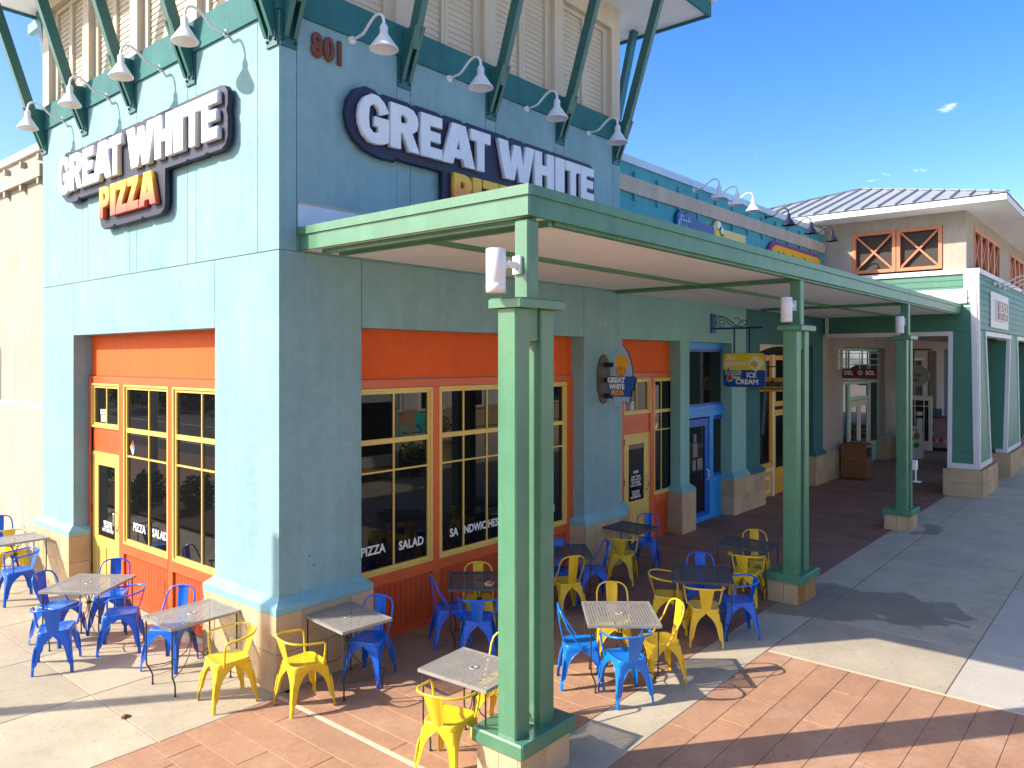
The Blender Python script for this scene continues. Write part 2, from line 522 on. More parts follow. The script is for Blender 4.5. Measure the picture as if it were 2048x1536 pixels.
def arc(cx, cy, r, a0, a1, n, ry=None):
    ry = ry or r
    return [(cx + r * math.cos(R(a0 + (a1 - a0) * i / n)), cy + ry * math.sin(R(a0 + (a1 - a0) * i / n))) for i in range(n + 1)]


def rrect(x0, y0, x1, y1, r, n=4):
    return arc(x1 - r, y1 - r, r, 0, 90, n) + arc(x0 + r, y1 - r, r, 90, 180, n) + arc(x0 + r, y0 + r, r, 180, 270, n) + arc(x1 - r, y0 + r, r, 270, 360, n)


def pix(u, v, z=0.0):
    """world point at height z under a pixel of the 2048 px photograph (used once, to measure)"""
    k = (u - 1024) / CF
    r = (math.cos(CA) + k * math.sin(CA), math.sin(CA) - k * math.cos(CA), -(v - 720) / CF)
    t = (z - CZ) / r[2]
    return (CX + t * r[0], CY + t * r[1])


def in_frame(p, m=60):
    dx, dy = p[0] - CX, p[1] - CY
    d = dx * math.cos(CA) + dy * math.sin(CA); l = dx * math.sin(CA) - dy * math.cos(CA)
    if d < 0.3: return False
    u, v = 1024 + CF * l / d, 720 + CF * (CZ - p[2]) / d
    return -m < u < 2048 + m and -m < v < 1536 + m


# ------------------------------------------------------------------ ground
g = MB().box(-250, -250, -0.6, 250, 250, -0.06)
oname(obj('ground', g, mat('plaza_concrete', (0.52, 0.44, 0.33), 0.9, 0.12, 0.6)), kind='structure')
oname(obj('road', MB().box(-20.5, -60, -0.3, -7.81, 90, -0.0565), ASPH), kind='structure')

pv = root('red_pavement', None, None, kind='structure')
obj('joint_bed', MB().box(-9, -16, -0.058, 4.4, -0.16, -0.006).box(4.4, -2.93, -0.058, 45, 0.6, -0.006).box(0.1, -0.16, -0.058, 4.4, 0.6, -0.006), JOINT, pv)
GAP = 0.0035


def slab(parent, name, x0, y0, x1, y1, m, z=0.0, gap=GAP):
    c = 0.004
    s = MB()
    x0 += gap / 2; x1 -= gap / 2; y0 += gap / 2; y1 -= gap / 2
    s.add([(x0, y0, -0.03), (x1, y0, -0.03), (x1, y1, -0.03), (x0, y1, -0.03),
           (x0, y0, z - c), (x1, y0, z - c), (x1, y1, z - c), (x0, y1, z - c),
           (x0 + c, y0 + c, z), (x1 - c, y0 + c, z), (x1 - c, y1 - c, z), (x0 + c, y1 - c, z)],
          [(0, 1, 5, 4), (1, 2, 6, 5), (2, 3, 7, 6), (3, 0, 4, 7), (4, 5, 9, 8), (5, 6, 10, 9), (6, 7, 11, 10), (7, 4, 8, 11), (8, 9, 10, 11)])
    return obj(name, s, m, parent)


W = 0.325
# planks running towards the wall, left of the pale strip
y_cuts = {0: -0.64, 1: -1.60, 2: -1.07, 3: -0.5}
for i in range(24):
    x1 = -0.145 - W * i; x0 = x1 - W
    ys = [-0.16]; y = y_cuts[i % 4]
    while y > -15.5:
        ys.append(y); y -= 2.2 if i % 2 else 1.9
        if i > 9: y -= 2.5
    ys.append(-16)
    for a, b in zip(ys[1:], ys[:-1]):
        slab(pv, 'plank', x0, a, x1, b, random.choice(PAV), random.uniform(-0.0012, 0.0012))
obj('joint_strip', MB().box(-0.135, -16, -0.03, -0.092, -0.17, 0.003), STRIP, pv)
# planks under the canopy (in front of the doors)
x = -0.085; i = 0
while x < 17.9:
    w_ = W
    ytop = 0.0 if x < 0 else 0.55
    cut = (-1.37, -0.75, -1.9, -1.1)[i % 4]
    if x < -0.01:
        for a, b in ((-16, -6.2), (-6.2, -3.9), (-3.9, -1.9), (-1.9, -0.16)):
            slab(pv, 'plank', x, a, x + 0.205, b, PAV[i % 4])
        x += 0.205; i += 1
        continue
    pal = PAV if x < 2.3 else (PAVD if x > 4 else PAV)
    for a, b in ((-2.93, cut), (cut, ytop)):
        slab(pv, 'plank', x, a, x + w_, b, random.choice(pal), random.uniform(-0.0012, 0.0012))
    x += w_; i += 1
# plaza planks, running along the canopy
for i in range(26):
    y1 = -3.54 - 0.318 * i; y0 = y1 - 0.318
    cuts = [0.13] + sorted(c for c in ((3.77, 1.1, 2.4, 0.9)[(i + 1) % 4], (2.0, 3.0, 0.6, 2.9)[i % 4]) if 0.5 < c < 4.2) + [4.4]
    for a, b in zip(cuts[:-1], cuts[1:]):
        if b - a > 0.2:
            slab(pv, 'plank', a, y0, b, y1, random.choice(PAV), random.uniform(-0.0012, 0.0012))

cp = root('concrete_pavement', None, None, kind='structure')
obj('joint_bed', MB().box(-9, -0.16, -0.058, -0.0, 30, -0.008).box(0.12, -3.54, -0.058, 45, -2.93, -0.008).box(4.4, -14, -0.058, 45, -3.54, -0.008), JOINT, cp)
for ix, (xa, xb) in enumerate([(-1.355, 0.0), (-2.9, -1.355), (-4.45, -2.9)]):
    ys = [-0.16, 1.36, 2.9, 4.43, 5.96, 7.5, 9.0, 10.6, 12.2, 13.8, 16, 20, 25, 30]
    for k in range(len(ys) - 1):
        slab(cp, 'slab', xa, ys[k], xb, ys[k + 1], CONC[(ix + k) % 3], 0, 0.010)
for k in range(9):
    slab(cp, 'slab', 0.125 + 5.0 * k, -3.54, 0.125 + 5.0 * (k + 1), -2.93, CONC[1] if k == 0 else SPILL, 0, 0.010)
# pale edging along the plaza
obj('edge_strip', MB().box(4.4, -14, -0.03, 4.43, -3.56, 0.003), STRIP, cp)
xs = [4.435, 6.0, 9.2, 12.4, 15.6, 18.8, 22, 26, 30, 36, 45]
ys = [-3.55, -5.44, -7.35, -9.3, -11.5, -14]
for a in range(len(xs) - 1):
    for b in range(len(ys) - 1):
        m_ = CONCW if (b == 1 and a < 2) else (SPILL if b == 0 and a > 0 else (CONC[0] if (a == 0 and b == 0) else CONCB))
        slab(cp, 'slab', xs[a], ys[b + 1], xs[a + 1], ys[b], m_, 0, 0.012)

# ------------------------------------------------------------------ restaurant tower
TW, TD = 6.73, 6.86       # along x, along y
D = 0.26                  # recess of the shopfronts
tw = root('restaurant_tower', 'teal stucco corner restaurant tower with orange shopfronts and cream shutters', 'building')
G = 0.010


def wall_panels(mb, rects, fn):
    for a0, z0, a1, z1 in rects:
        fn(mb, a0 + G / 2, z0, a1 - G / 2, z1)


def rbox(mb, a0, z0, a1, z1, d0=0.0, d1=D):      # right wall: a = x
    mb.box(a0, d0, z0, a1, d1, z1)


def lbox(mb, a0, z0, a1, z1, d0=0.0, d1=D):      # left wall: a = y
    mb.box(d0, a0, z0, d1, a1, z1)


wl_ = MB()
ZB, ZJ, ZO = 7.24, 4.68, 3.88
# right face (its corner edge owns the corner)
jr = [0.0, 0.22, 1.65, 1.87, 3.27, 3.48, 4.88, 5.09, 6.49, TW]
for a, b in zip(jr[:-1], jr[1:]):
    wl_.box(a + (G / 2 if a else 0), 0, ZJ + G / 2, b - (G / 2 if b < TW else 0), D, ZB)
for a0, z0, a1, z1 in ((0, 0.9, 1.1, ZJ), (5.65, 0.9, TW, ZJ), (1.1 + G, ZO, 5.65 - G, ZJ)):
    wl_.box(a0, 0, z0, a1, D, z1 - G / 2)
jl = [D, 0.42, 1.78, 1.99, 3.40, 3.61, 5.02, 5.23, 6.63, TD]
jl[0] = D
for a, b in zip(jl[:-1], jl[1:]):
    wl_.box(0, a + (G / 2 if a > D else 0), ZJ + G / 2, D, b - (G / 2 if b < TD else 0), ZB)
for a0, z0, a1, z1 in ((D, 0.9, 1.33, ZJ), (5.58, 0.9, TD, ZJ), (1.33 + G, ZO, 5.58 - G, ZJ)):
    wl_.box(0, a0, z0, D, a1, z1 - G / 2)
# backing that shows in the joints, closed box behind everything
wl_.box(0.02, 0.02, ZO + 0.02, D - 0.02, TD - 0.03, ZB).box(D - 0.02, 0.02, ZO + 0.02, TW - 0.02, D - 0.02, ZB)
wl_.box(D + 0.02, D + 0.02, 0.05, TW - 0.002, TD - 0.004, 3.9)
obj('wall', wl_, TEAL, tw)
obj('upper_wall', MB().box(D, D, 3.9, TW, TD, 7.6), TEAL2, tw)
obj('band', MB().box(-0.03, -0.03, 7.24, TW + 0.03, TD + 0.03, 7.62), BAND, tw)
# cream lantern storey with piers
up = MB()
for a in (0.0, 1.64, 3.25, 4.86, 6.47):
    up.box(a, 0.0, 7.62, a + (0.26 if a == 0 or a > 6 else 0.22), 0.20, 9.56)
for a, b in ((0.26, 1.64), (1.86, 3.25), (3.47, 4.86), (5.08, 6.47)):
    up.box(a, 0.0, 9.17, b, 0.199, 9.56)
for a, b in ((0.20, 1.77), (1.99, 3.39), (3.61, 5.01), (5.23, 6.60)):
    up.box(0.0, a, 9.17, 0.199, b, 9.56)
for a in (0.0, 1.77, 3.39, 5.01, 6.60):
    if a == 0: continue
    up.box(0.0, a, 7.62, 0.20, a + (0.26 if a > 6 else 0.22), 9.56)
up.box(0.2, 0.2, 7.6, TW - 0.001, TD - 0.001, 9.55)
obj('lantern_wall', up, CREAMP, tw)
for i, a in enumerate((0.0, 1.64, 3.25, 4.86, 6.47)):      # rounded feet of the piers
    obj('pier_foot', MB().box(a - 0.015, -0.02, 7.62, a + 0.235, 0.0, 7.66), CREAMP, tw)
slat_r = MB().add([(-0.235, 0, 0.043), (0.235, 0, 0.043), (0.235, -0.013, -0.0365), (-0.235, -0.013, -0.0365),
                   (-0.235, 0.012, 0.043), (0.235, 0.012, 0.043), (0.235, -0.001, -0.0375), (-0.235, -0.001, -0.0375)],
                  [(0, 1, 2, 3), (4, 7, 6, 5), (0, 4, 5, 1), (3, 2, 6, 7), (0, 3, 7, 4), (1, 5, 6, 2)]).mesh('slat')
slat_r.materials.append(CREAMP)
slat_l = slat_r.copy(); slat_l.transform(Matrix.Rotation(-PI / 2, 4, 'Z'))


def shutter(face, a0, a1):
    c = (a0 + a1) / 2; hw = (a1 - a0) / 2
    for sgn in (-1, 1):
        b0, b1 = (c - hw + 0.0, c - 0.004) if sgn < 0 else (c + 0.004, c + hw)
        m = MB(); e = 0.055; zt, zb = 9.165, 7.625
        L_ = (b1 - b0)
        st0, st1 = b0 + (0.13 if sgn < 0 else e), b1 - (0.13 if sgn > 0 else e)
        f = rbox if face == 'R' else lbox
        f(m, b0, zb, st0, zt, 0.085, 0.2); f(m, st1, zb, b1, zt, 0.085, 0.2)
        f(m, st0, zb, st1, zb + 0.05, 0.09, 0.2); f(m, st0, zt - 0.07, st1, zt, 0.09, 0.2)
        sh = obj('shutter', m, CREAMP, tw)
        ctr = (st0 + st1) / 2; scl = (st1 - st0) / 0.47
        n = 18
        for k in range(n):
            z = zb + 0.09 + k * 0.0795
            if face == 'R':
                inst('slat', slat_r, sh, (ctr, 0.135, z), scale=(scl, 1, 1))
            else:
                inst('slat', slat_l, sh, (0.135, ctr, z), scale=(1, scl, 1))


for a, b in ((0.26, 1.64), (1.86, 3.25), (3.47, 4.86), (5.08, 6.47)):
    shutter('R', a, b)
for a, b in ((0.26, 1.77), (1.99, 3.39), (3.61, 5.01), (5.23, 6.60)):
    shutter('L', a, b)

# eave
EO, ZS = 1.15, 9.56
ev = MB().box(-EO + 0.04, -EO + 0.04, ZS, TW + EO - 0.04, TD + EO - 0.04, ZS + 0.05)
obj('soffit', ev, SOFFIT, tw)
fa = MB()
fa.box(-EO, -EO, ZS - 0.05, TW + EO, -EO + 0.04, ZS + 0.2); fa.box(-EO, TD + EO - 0.04, ZS - 0.05, TW + EO, TD + EO, ZS + 0.2)
fa.box(-EO, -EO + 0.04, ZS - 0.05, -EO + 0.04, TD + EO - 0.04, ZS + 0.2); fa.box(TW + EO - 0.04, -EO + 0.04, ZS - 0.05, TW + EO, TD + EO - 0.04, ZS + 0.2)
obj('fascia', fa, BAND, tw)
dr = MB()
e2 = EO + 0.06
dr.box(-e2, -e2, ZS + 0.2, TW + e2, TD + e2, ZS + 0.26)
obj('roof_edge', dr, COPING, tw)
rp = MB(); cxr, cyr = TW / 2, TD / 2
rp.add([(-e2, -e2, ZS + 0.26), (TW + e2, -e2, ZS + 0.26), (TW + e2, TD + e2, ZS + 0.26), (-e2, TD + e2, ZS + 0.26), (cxr, cyr, ZS + 2.6)],
       [(0, 1, 4), (1, 2, 4), (2, 3, 4), (3, 0, 4), (3, 2, 1, 0)])
obj('roof', rp, ROOFM, tw)


def strut(face, a):
    """bracket plate, gusset cheeks and diagonal brace, at position a (centre)"""
    def T(d, z, w):   # d = outward distance
        if face == 'R': return (a + w, -d, z)
        if face == 'L': return (-d, a + w, z)
        if face == 'E': return (TW + d, a + w, z)
        return (a + w, TD + d, z)
    m = MB()
    m.hexa([T(0, 6.86, -.105), T(0, 6.86, .105), T(0.022, 6.86, .105), T(0.022, 6.86, -.105)], [T(0, 7.6, -.105), T(0, 7.6, .105), T(0.022, 7.6, .105), T(0.022, 7.6, -.105)])
    for w in (-0.062, 0.05):
        m.hexa([T(0.03, 6.95, w), T(0.03, 6.95, w + 0.012), T(0.05, 6.95, w + 0.012), T(0.05, 6.95, w)],
               [T(0.03, 7.56, w), T(0.03, 7.56, w + 0.012), T(0.30, 7.56, w + 0.012), T(0.30, 7.56, w)])
        m.hexa([T(0.05, 6.95, w - 0.02), T(0.05, 6.95, w + 0.03), T(0.062, 6.95, w + 0.03), T(0.062, 6.95, w - 0.02)],
               [T(0.30, 7.56, w - 0.02), T(0.30, 7.56, w + 0.03), T(0.312, 7.56, w + 0.03), T(0.312, 7.56, w - 0.02)])
    pl = obj('bracket', m, STRUT, tw)
    for w in (-0.075, 0.075):
        p = T(0.03, 6.92, w); s_ = 0.011
        obj('bolt', MB().box(p[0] - s_, p[1] - s_, p[2] - s_, p[0] + s_, p[1] + s_, p[2] + s_), BLACK, pl)
    b = MB()
    b.hexa([T(0.07, 7.30, -.046), T(0.07, 7.30, .046), T(0.215, 7.30, .046), T(0.215, 7.30, -.046)],
           [T(0.80, 9.56, -.046), T(0.80, 9.56, .046), T(0.955, 9.56, .046), T(0.955, 9.56, -.046)])
    obj('brace', b, STRUT, tw)


for a in (0.11, 1.76, 3.37, 4.98, 6.59): strut('R', a)
for a in (0.11, 1.885, 3.50, 5.12, 6.75): strut('L', a)
for a in (0.25, 3.4, 6.6): strut('E', a)
for a in (0.25, 3.4, 6.5): strut('B', a)
for (x_, y_) in ((TW + 0.5, TD + EO), (0.3, TD + EO), (-EO, TD - 0.4)):
    obj('lookout', MB().box(x_ - 0.05, y_ - 0.3, ZS - 0.22, x_ + 0.05, y_ + 0.35, ZS - 0.05), TEAL, tw)

# painted ledges and stone plinths ------------------------------------------------
def ledge(mb, x0, y0, x1, y1, z=0.81, p=0.1, open_sides='', zt=None, zp=0.11):
    """splayed ledge round a pier footprint (x0..x1,y0..y1); p = projection"""
    zt = zt or z + 0.155
    e = p
    xa = x0 - (0 if 'l' in open_sides else e); xb = x1 + (0 if 'r' in open_sides else e)
    ya = y0 - (0 if 'f' in open_sides else e); yb = y1 + (0 if 'b' in open_sides else e)
    mb.hexa([(xa, ya, z), (xb, ya, z), (xb, yb, z), (xa, yb, z)], [(xa, ya, z + zp * 0.62), (xb, ya, z + zp * 0.62), (xb, yb, z + zp * 0.62), (xa, yb, z + zp * 0.62)])
    q = 0.004
    mb.hexa([(xa + .001, ya + .001, z + zp * 0.62), (xb - .001, ya + .001, z + zp * 0.62), (xb - .001, yb - .001, z + zp * 0.62), (xa + .001, yb - .001, z + zp * 0.62)],
            [(x0 - q, y0 - q, zt), (x1 + q, y0 - q, zt), (x1 + q, y1 + q, zt), (x0 - q, y1 + q, zt)])


def plinth(parent, x0, y0, x1, y1, z1, course=0.40, blk=0.58, faces='fl', mats=STONE, zbase=0.0, rust=()):
    """core plus separate stone blocks laid on its visible faces"""
    t = 0.02
    obj('plinth_core', MB().box(x0 + t, y0 + t, zbase, x1 - t, y1 - t, z1 - 0.002), MORTAR, parent)
    g = 0.006
    nz = max(1, round((z1 - zbase) / course)); h = (z1 - zbase) / nz
    for f in faces:
        horiz = f in 'fb'
        a0, a1 = (x0, x1) if horiz else (y0, y1)
        n = max(1, round((a1 - a0) / blk)); w = (a1 - a0) / n
        for k in range(nz):
            sh = 0.5 * w if (k % 2 and n > 1) else 0
            cuts = [a0] + [a0 + w * j + sh for j in range(0 if sh else 1, n)] + [a1]
            for j in range(len(cuts) - 1):
                c0, c1 = cuts[j], cuts[j + 1]
                if c1 - c0 < 0.03: continue
                pr = random.uniform(0, 0.003)
                z0_, z1_ = zbase + k * h + g / 2, zbase + (k + 1) * h - g / 2
                c0g = c0 + (g / 2 if j else 0); c1g = c1 - (g / 2 if j < len(cuts) - 2 else 0)
                if f == 'f': b = MB().box(c0g, y0 - pr, z0_, c1g, y0 + 0.03, z1_)
                elif f == 'b': b = MB().box(c0g, y1 - 0.03, z0_, c1g, y1 + pr, z1_)
                elif f == 'l': b = MB().box(x0 - pr - 0.001, c0g + (0.031 if j == 0 and 'f' in faces else 0), z0_, x0 + 0.03, c1g - (0.031 if j == len(cuts) - 2 and 'b' in faces else 0), z1_)
                else: b = MB().box(x1 - 0.03, c0g + (0.031 if j == 0 and 'f' in faces else 0), z0_, x1 + pr, c1g, z1_)
                obj('stone_block', b, RUST if f in rust else random.choice(mats), parent)


plinth(tw, -0.1, -0.1, 1.2, D, 0.81, faces='flr')
plinth(tw, -0.1, D, D, 1.43, 0.81, faces='lb')
plinth(tw, -0.1, 5.48, D, TD + 0.06, 0.81, faces='fl')
plinth(tw, 5.55, -0.1, TW + 0.1, D, 0.81, faces='flr')
lg = MB(); ledge(lg, 0.002, 0.002, 1.1, D - 0.102, open_sides='l'); obj('ledge', lg, LEDGE, tw)
lg = MB()
# left-face run, mitred with the front run at the corner
def splay_left(mb, y0, y1, p=0.1, z=0.81, capf=True, capb=True):
    ya = y0 - (p if capf else 0); yb = y1 + (p if capb else 0)
    mb.hexa([(-p, ya, z), (D - 0.01, ya, z), (D - 0.01, yb, z), (-p, yb, z)], [(-p, ya, z + .07), (D - 0.01, ya, z + .07), (D - 0.01, yb, z + .07), (-p, yb, z + .07)])
    mb.hexa([(-p + .001, ya + .001, z + .07), (D - 0.011, ya + .001, z + .07), (D - 0.011, yb - .001, z + .07), (-p + .001, yb - .001, z + .07)],
            [(-0.004, y0 - .004, z + .155), (D - 0.01, y0 - .004, z + .155), (D - 0.01, y1 + .004, z + .155), (-0.004, y1 + .004, z + .155)])
splay_left(lg, 0.0, 1.33); obj('ledge', lg, LEDGE, tw)
lg = MB(); splay_left(lg, 5.58, TD); obj('ledge', lg, LEDGE, tw)
lg = MB(); ledge(lg, 5.65, 0.002, TW, D - 0.102); obj('ledge', lg, LEDGE, tw)


# shopfront joinery ---------------------------------------------------------------
def frame_rect(mb, F, a0, z0, a1, z1, w, d0, d1):
    F(mb, a0, z0, a1, z0 + w, d0, d1); F(mb, a0, z1 - w, a1, z1, d0, d1)
    F(mb, a0, z0 + w, a0 + w, z1 - w, d0, d1); F(mb, a1 - w, z0 + w, a1, z1 - w, d0, d1)


def window(parent, F, a0, z0, a1, z1, mull, rails, m=YEL, fw=0.07, d=D, gm=None, thin=0.022, name='window'):
    """frame (part) > pane; mull = positions of vertical bars, rails = [(z, half-height)]"""
    f = MB()
    frame_rect(f, F, a0, z0, a1, z1, fw * 0.45, d - 0.05, d + 0.02)
    frame_rect(f, F, a0 + fw * 0.45, z0 + fw * 0.45, a1 - fw * 0.45, z1 - fw * 0.45, fw * 0.55, d - 0.028, d + 0.02)
    w = obj(name, f, m, parent)
    g0, g1, h0, h1 = a0 + fw, a1 - fw, z0 + fw, z1 - fw
    for p in mull:
        b = MB(); F(b, p - thin / 2, h0, p + thin / 2, h1, d - 0.022, d + 0.012); obj('glazing_bar', b, m, w)
    for z, hh in rails:
        b = MB(); F(b, g0, z - hh, g1, z + hh, d - 0.0235 - (0.006 if hh > 0.02 else 0), d + 0.011); obj('glazing_bar', b, m, w)
    # panes
    xs_ = [g0] + sorted(mull) + [g1]; zs_ = [h0] + sorted(r[0] for r in rails) + [h1]
    for i in range(len(xs_) - 1):
        for j in range(len(zs_) - 1):
            b = MB(); F(b, xs_[i], zs_[j], xs_[i + 1], zs_[j + 1], d - 0.004, d + 0.004)
            obj('pane', b, gm or GLASS, w)
    return w


def boards(parent, F, a0, z0, a1, z1, m, pitch=0.09, d=D, name='board'):
    n = max(1, round((a1 - a0) / pitch)); w = (a1 - a0) / n
    for i in range(n):
        b = MB(); F(b, a0 + i * w + 0.004, z0, a0 + (i + 1) * w - 0.004, z1, d - 0.012, d + 0.02)
        obj(name, b, m, parent)


def shopfront(F, a0, a1, wins, door, dd=D):
    """orange infill between a0..a1; wins=[(a0,a1,[mullions])]; door=(a0,a1,handle_side)"""
    b = MB(); F(b, a0, 3.262, a1, ZO + 0.02, dd, dd + 0.03)
    obj('upper_panel', b, ORANGE, tw)
    b = MB(); F(b, a0, 0.0, a1, 3.25, dd + 0.021, dd + 0.05); obj('infill', b, DARK, tw)
    # lintel band, posts
    b = MB(); F(b, a0, 3.15, a1, 3.252, dd - 0.035, dd + 0.02); obj('lintel', b, ORTRIM, tw)
    edges = sorted([w[:2] for w in wins] + ([door[:2]] if door else []))
    posts = [(a0, edges[0][0])] + [(edges[i][1], edges[i + 1][0]) for i in range(len(edges) - 1)] + [(edges[-1][1], a1)]
    for p0, p1 in posts:
        if p1 - p0 > 0.005:
            b = MB(); F(b, p0, 0.0, p1, 3.148, dd - 0.045, dd + 0.02); obj('post', b, ORTRIM, tw)
    for w0, w1, mu in wins:
        window(tw, F, w0, 0.84, w1, 3.145, mu, [(2.485, 0.032), (2.11, 0.011)], d=dd)
        b = MB(); F(b, w0, 0.70, w1, 0.838, dd - 0.05, dd + 0.02); obj('sill', b, ORTRIM, tw)
        b = MB(); F(b, w0, 0.0, w1, 0.10, dd - 0.03, dd + 0.02); obj('kick_board', b, REDBD, tw)
        boards(tw, F, w0, 0.10, w1, 0.70, REDBD, d=dd)
    if door:
        d0, d1, hs_ = door
        c = (d0 + d1) / 2
        t = window(tw, F, d0, 2.47, d1, 3.145, [c], [], d=dd, name='transom')
        b = MB(); F(b, d0, 2.10, d1, 2.468, dd - 0.02, dd + 0.02); obj('door_head', b, ORTRIM, tw)
        boards(tw, F, d0 + 0.05, 2.19, d1 - 0.05, 2.40, ORTRIM, 0.08, d=dd - 0.012)
        dr_ = MB(); q = 0.04
        F(dr_, d0, 0.02, d1, 2.099, dd + 0.002, dd + 0.02)
        F(dr_, d0, 0.02, d0 + q, 2.098, dd - 0.03, dd + 0.001); F(dr_, d1 - q, 0.02, d1, 2.098, dd - 0.03, dd + 0.001)
        F(dr_, d0 + q, 2.05, d1 - q, 2.098, dd - 0.03, dd + 0.001)
        e0, e1 = d0 + q + 0.004, d1 - q - 0.004
        g0, g1 = e0 + 0.15, e1 - 0.15
        F(dr_, e0, 0.03, g0, 2.045, dd - 0.022, dd + 0.001); F(dr_, g1, 0.03, e1, 2.045, dd - 0.022, dd + 0.001)
        F(dr_, g0, 0.03, g1, 0.14, dd - 0.022, dd + 0.001); F(dr_, g0, 0.66, g1, 0.82, dd - 0.022, dd + 0.001); F(dr_, g0, 1.90, g1, 2.045, dd - 0.022, dd + 0.001)
        dm = obj('door', dr_, YEL, tw)
        gl = MB(); F(gl, g0, 0.82, g1, 1.90, dd - 0.008, dd + 0.0005); obj('pane', gl, GLASS, dm)
        gw = (g1 - g0 - 0.08) / 2
        for s_ in range(2):
            for k in range(3):
                x_ = g0 + s_ * (gw + 0.08) + k * gw / 3
                bb = MB(); F(bb, x_ + 0.004, 0.14, x_ + gw / 3 - 0.004, 0.66, dd - 0.012, dd + 0.0005); obj('board', bb, YEL, dm)
        hx = (e1 - 0.07) if hs_ > 0 else (e0 + 0.07)
        hp = [(-0.0, 1.05), (-0.05, 1.06), (-0.055, 1.10), (-0.055, 1.20), (-0.05, 1.24), (-0.0, 1.25)]
        if F is rbox: pts = [(hx, dd - 0.024 + o, z) for o, z in hp]
        else: pts = [(dd - 0.024 + o, hx, z) for o, z in hp]
        obj('handle', MB().tube(pts, 0.011, 6), CHROME, dm)
        lk = MB(); F(lk, hx - 0.025, 0.965, hx + 0.025, 1.015, dd - 0.035, dd - 0.02); obj('lock', lk, CHROME, dm)
        hg = MB(); hxx = d0 if hs_ > 0 else d1
        for z in (0.25, 1.15, 1.9):
            F(hg, hxx - 0.012, z, hxx + 0.012, z + 0.12, dd - 0.052, dd - 0.028)
        obj('hinge', hg, RUSTL, dm)
        return dm


shopfront(rbox, 1.0, 5.75, [(1.12, 2.46, [1.81]), (2.585, 4.10, [3.08, 3.565]), (4.22, 5.46, [4.84])], None)
door_l = shopfront(lbox, 1.25, 5.62, [(2.95, 4.32, [3.57]), (1.45, 2.83, [2.10])], (4.47, 5.46, -1))
obj('return_board', MB().box(D - 0.05, 5.46, 0.0, D + 0.02, 5.62, 3.25), ORTRIM, tw)
gd = D - 0.0075
# window lettering
for t, a in (('PIZZA', 1.29), ('SALAD', 1.90)):
    text_on(tw, t, (a, gd, 1.10 if t == 'PIZZA' else 1.075), RIGHT, 0.155, ext=0.001, bold=0.004, sx=0.92)
text_on(tw, 'SA', (2.82, gd, 1.08), RIGHT, 0.155, ext=0.001, bold=0.004, sx=0.92)
text_on(tw, 'NDWIC', (3.10, gd, 1.08), RIGHT, 0.155, ext=0.001, bold=0.004, sx=0.84)
text_on(tw, 'HES', (3.60, gd, 1.08), RIGHT, 0.155, ext=0.001, bold=0.004, sx=0.84)
text_on(tw, 'CALZONE', (4.62, gd, 1.08), RIGHT, 0.15, ext=0.001, bold=0.004, sx=0.82)
text_on(tw, 'PIZZA', (gd, 4.09, 1.06), LEFT, 0.155, ext=0.001, bold=0.004, sx=0.92)
text_on(tw, 'SALAD', (gd, 3.49, 1.06), LEFT, 0.155, ext=0.001, bold=0.004, sx=0.92)
text_on(tw, 'SUITE', (gd, 5.22, 2.68), LEFT, 0.10, ext=0.001, bold=0.003, sx=0.85)
text_on(tw, '100', (gd, 5.22, 2.56), LEFT, 0.16, ext=0.001, bold=0.004, sx=0.85)
text_on(door_l, 'ELECTRONIC\nCIGARETTES\nNOT PERMITTED', (gd, 4.95, 1.02), LEFT, 0.065, ext=0.001, bold=0.002, sx=0.8, align='CENTER')


def hazard_diamond(parent, fn, c0, z, s=0.085):
    P_ = [(0, s * 1.3), (s, 0), (0, -s * 1.3), (-s, 0)]
    cols = [('diamond_red', (0.7, 0.02, 0.02)), ('diamond_yellow', (0.8, 0.6, 0.02)), ('diamond_white', (0.8, 0.8, 0.8)), ('diamond_blue', (0.02, 0.15, 0.6))]
    for (dx, dz), (n, c) in zip([(0, .5), (.5, 0), (0, -.5), (-.5, 0)], cols):
        q = MB().prism([(p[0] * 0.48 + dx * s, p[1] * 0.48 + dz * s * 1.3) for p in P_], lambda u, v, d: fn(c0 + u, z + v, d), 0.0, 0.002)
        obj('sticker', q, mat(n, c, 0.5), parent)


hazard_diamond(tw, lambda u, z, d: (gd - d, u, z), 4.10, 2.24)

# 801 numerals, junction cover, flashing
num = root('house_number', 'rusty brown metal street number 801 high on the corner wall', 'number', (0.6, 0, 6.75))
for ch, xx in (('8', 0.395), ('0', 0.555), ('1', 0.70)):
    me = tmesh(ch, 0.36, 0.012, bold=0.016, sx=0.78); place(me, RIGHT, (xx, -0.022, 6.87)); obj('numeral', me, RUSTL, num)
jc = MB().box(0.36, -0.006, 1.20, 0.455, 0.0, 1.37)
o = obj('cover_plate', jc, LEDGE)
obj('anchor', MB().box(6.10, -0.004, 4.10, 6.16, 0.0, 4.14).box(6.26, -0.004, 4.10, 6.30, 0.0, 4.14).box(6.10, -0.004, 4.34, 6.15, 0.0, 4.38).box(6.26, -0.004, 4.34, 6.30, 0.0, 4.37), mat('pale_patch', (.42, .50, .45), .8), tw)
oname(o, 'small blank painted cover plate screwed to the right face of the corner pier', 'cover plate')
obj('screw', MB().box(0.372, -0.010, 1.335, 0.388, -0.006, 1.352).box(0.428, -0.010, 1.222, 0.444, -0.006, 1.238), BLACK, o)


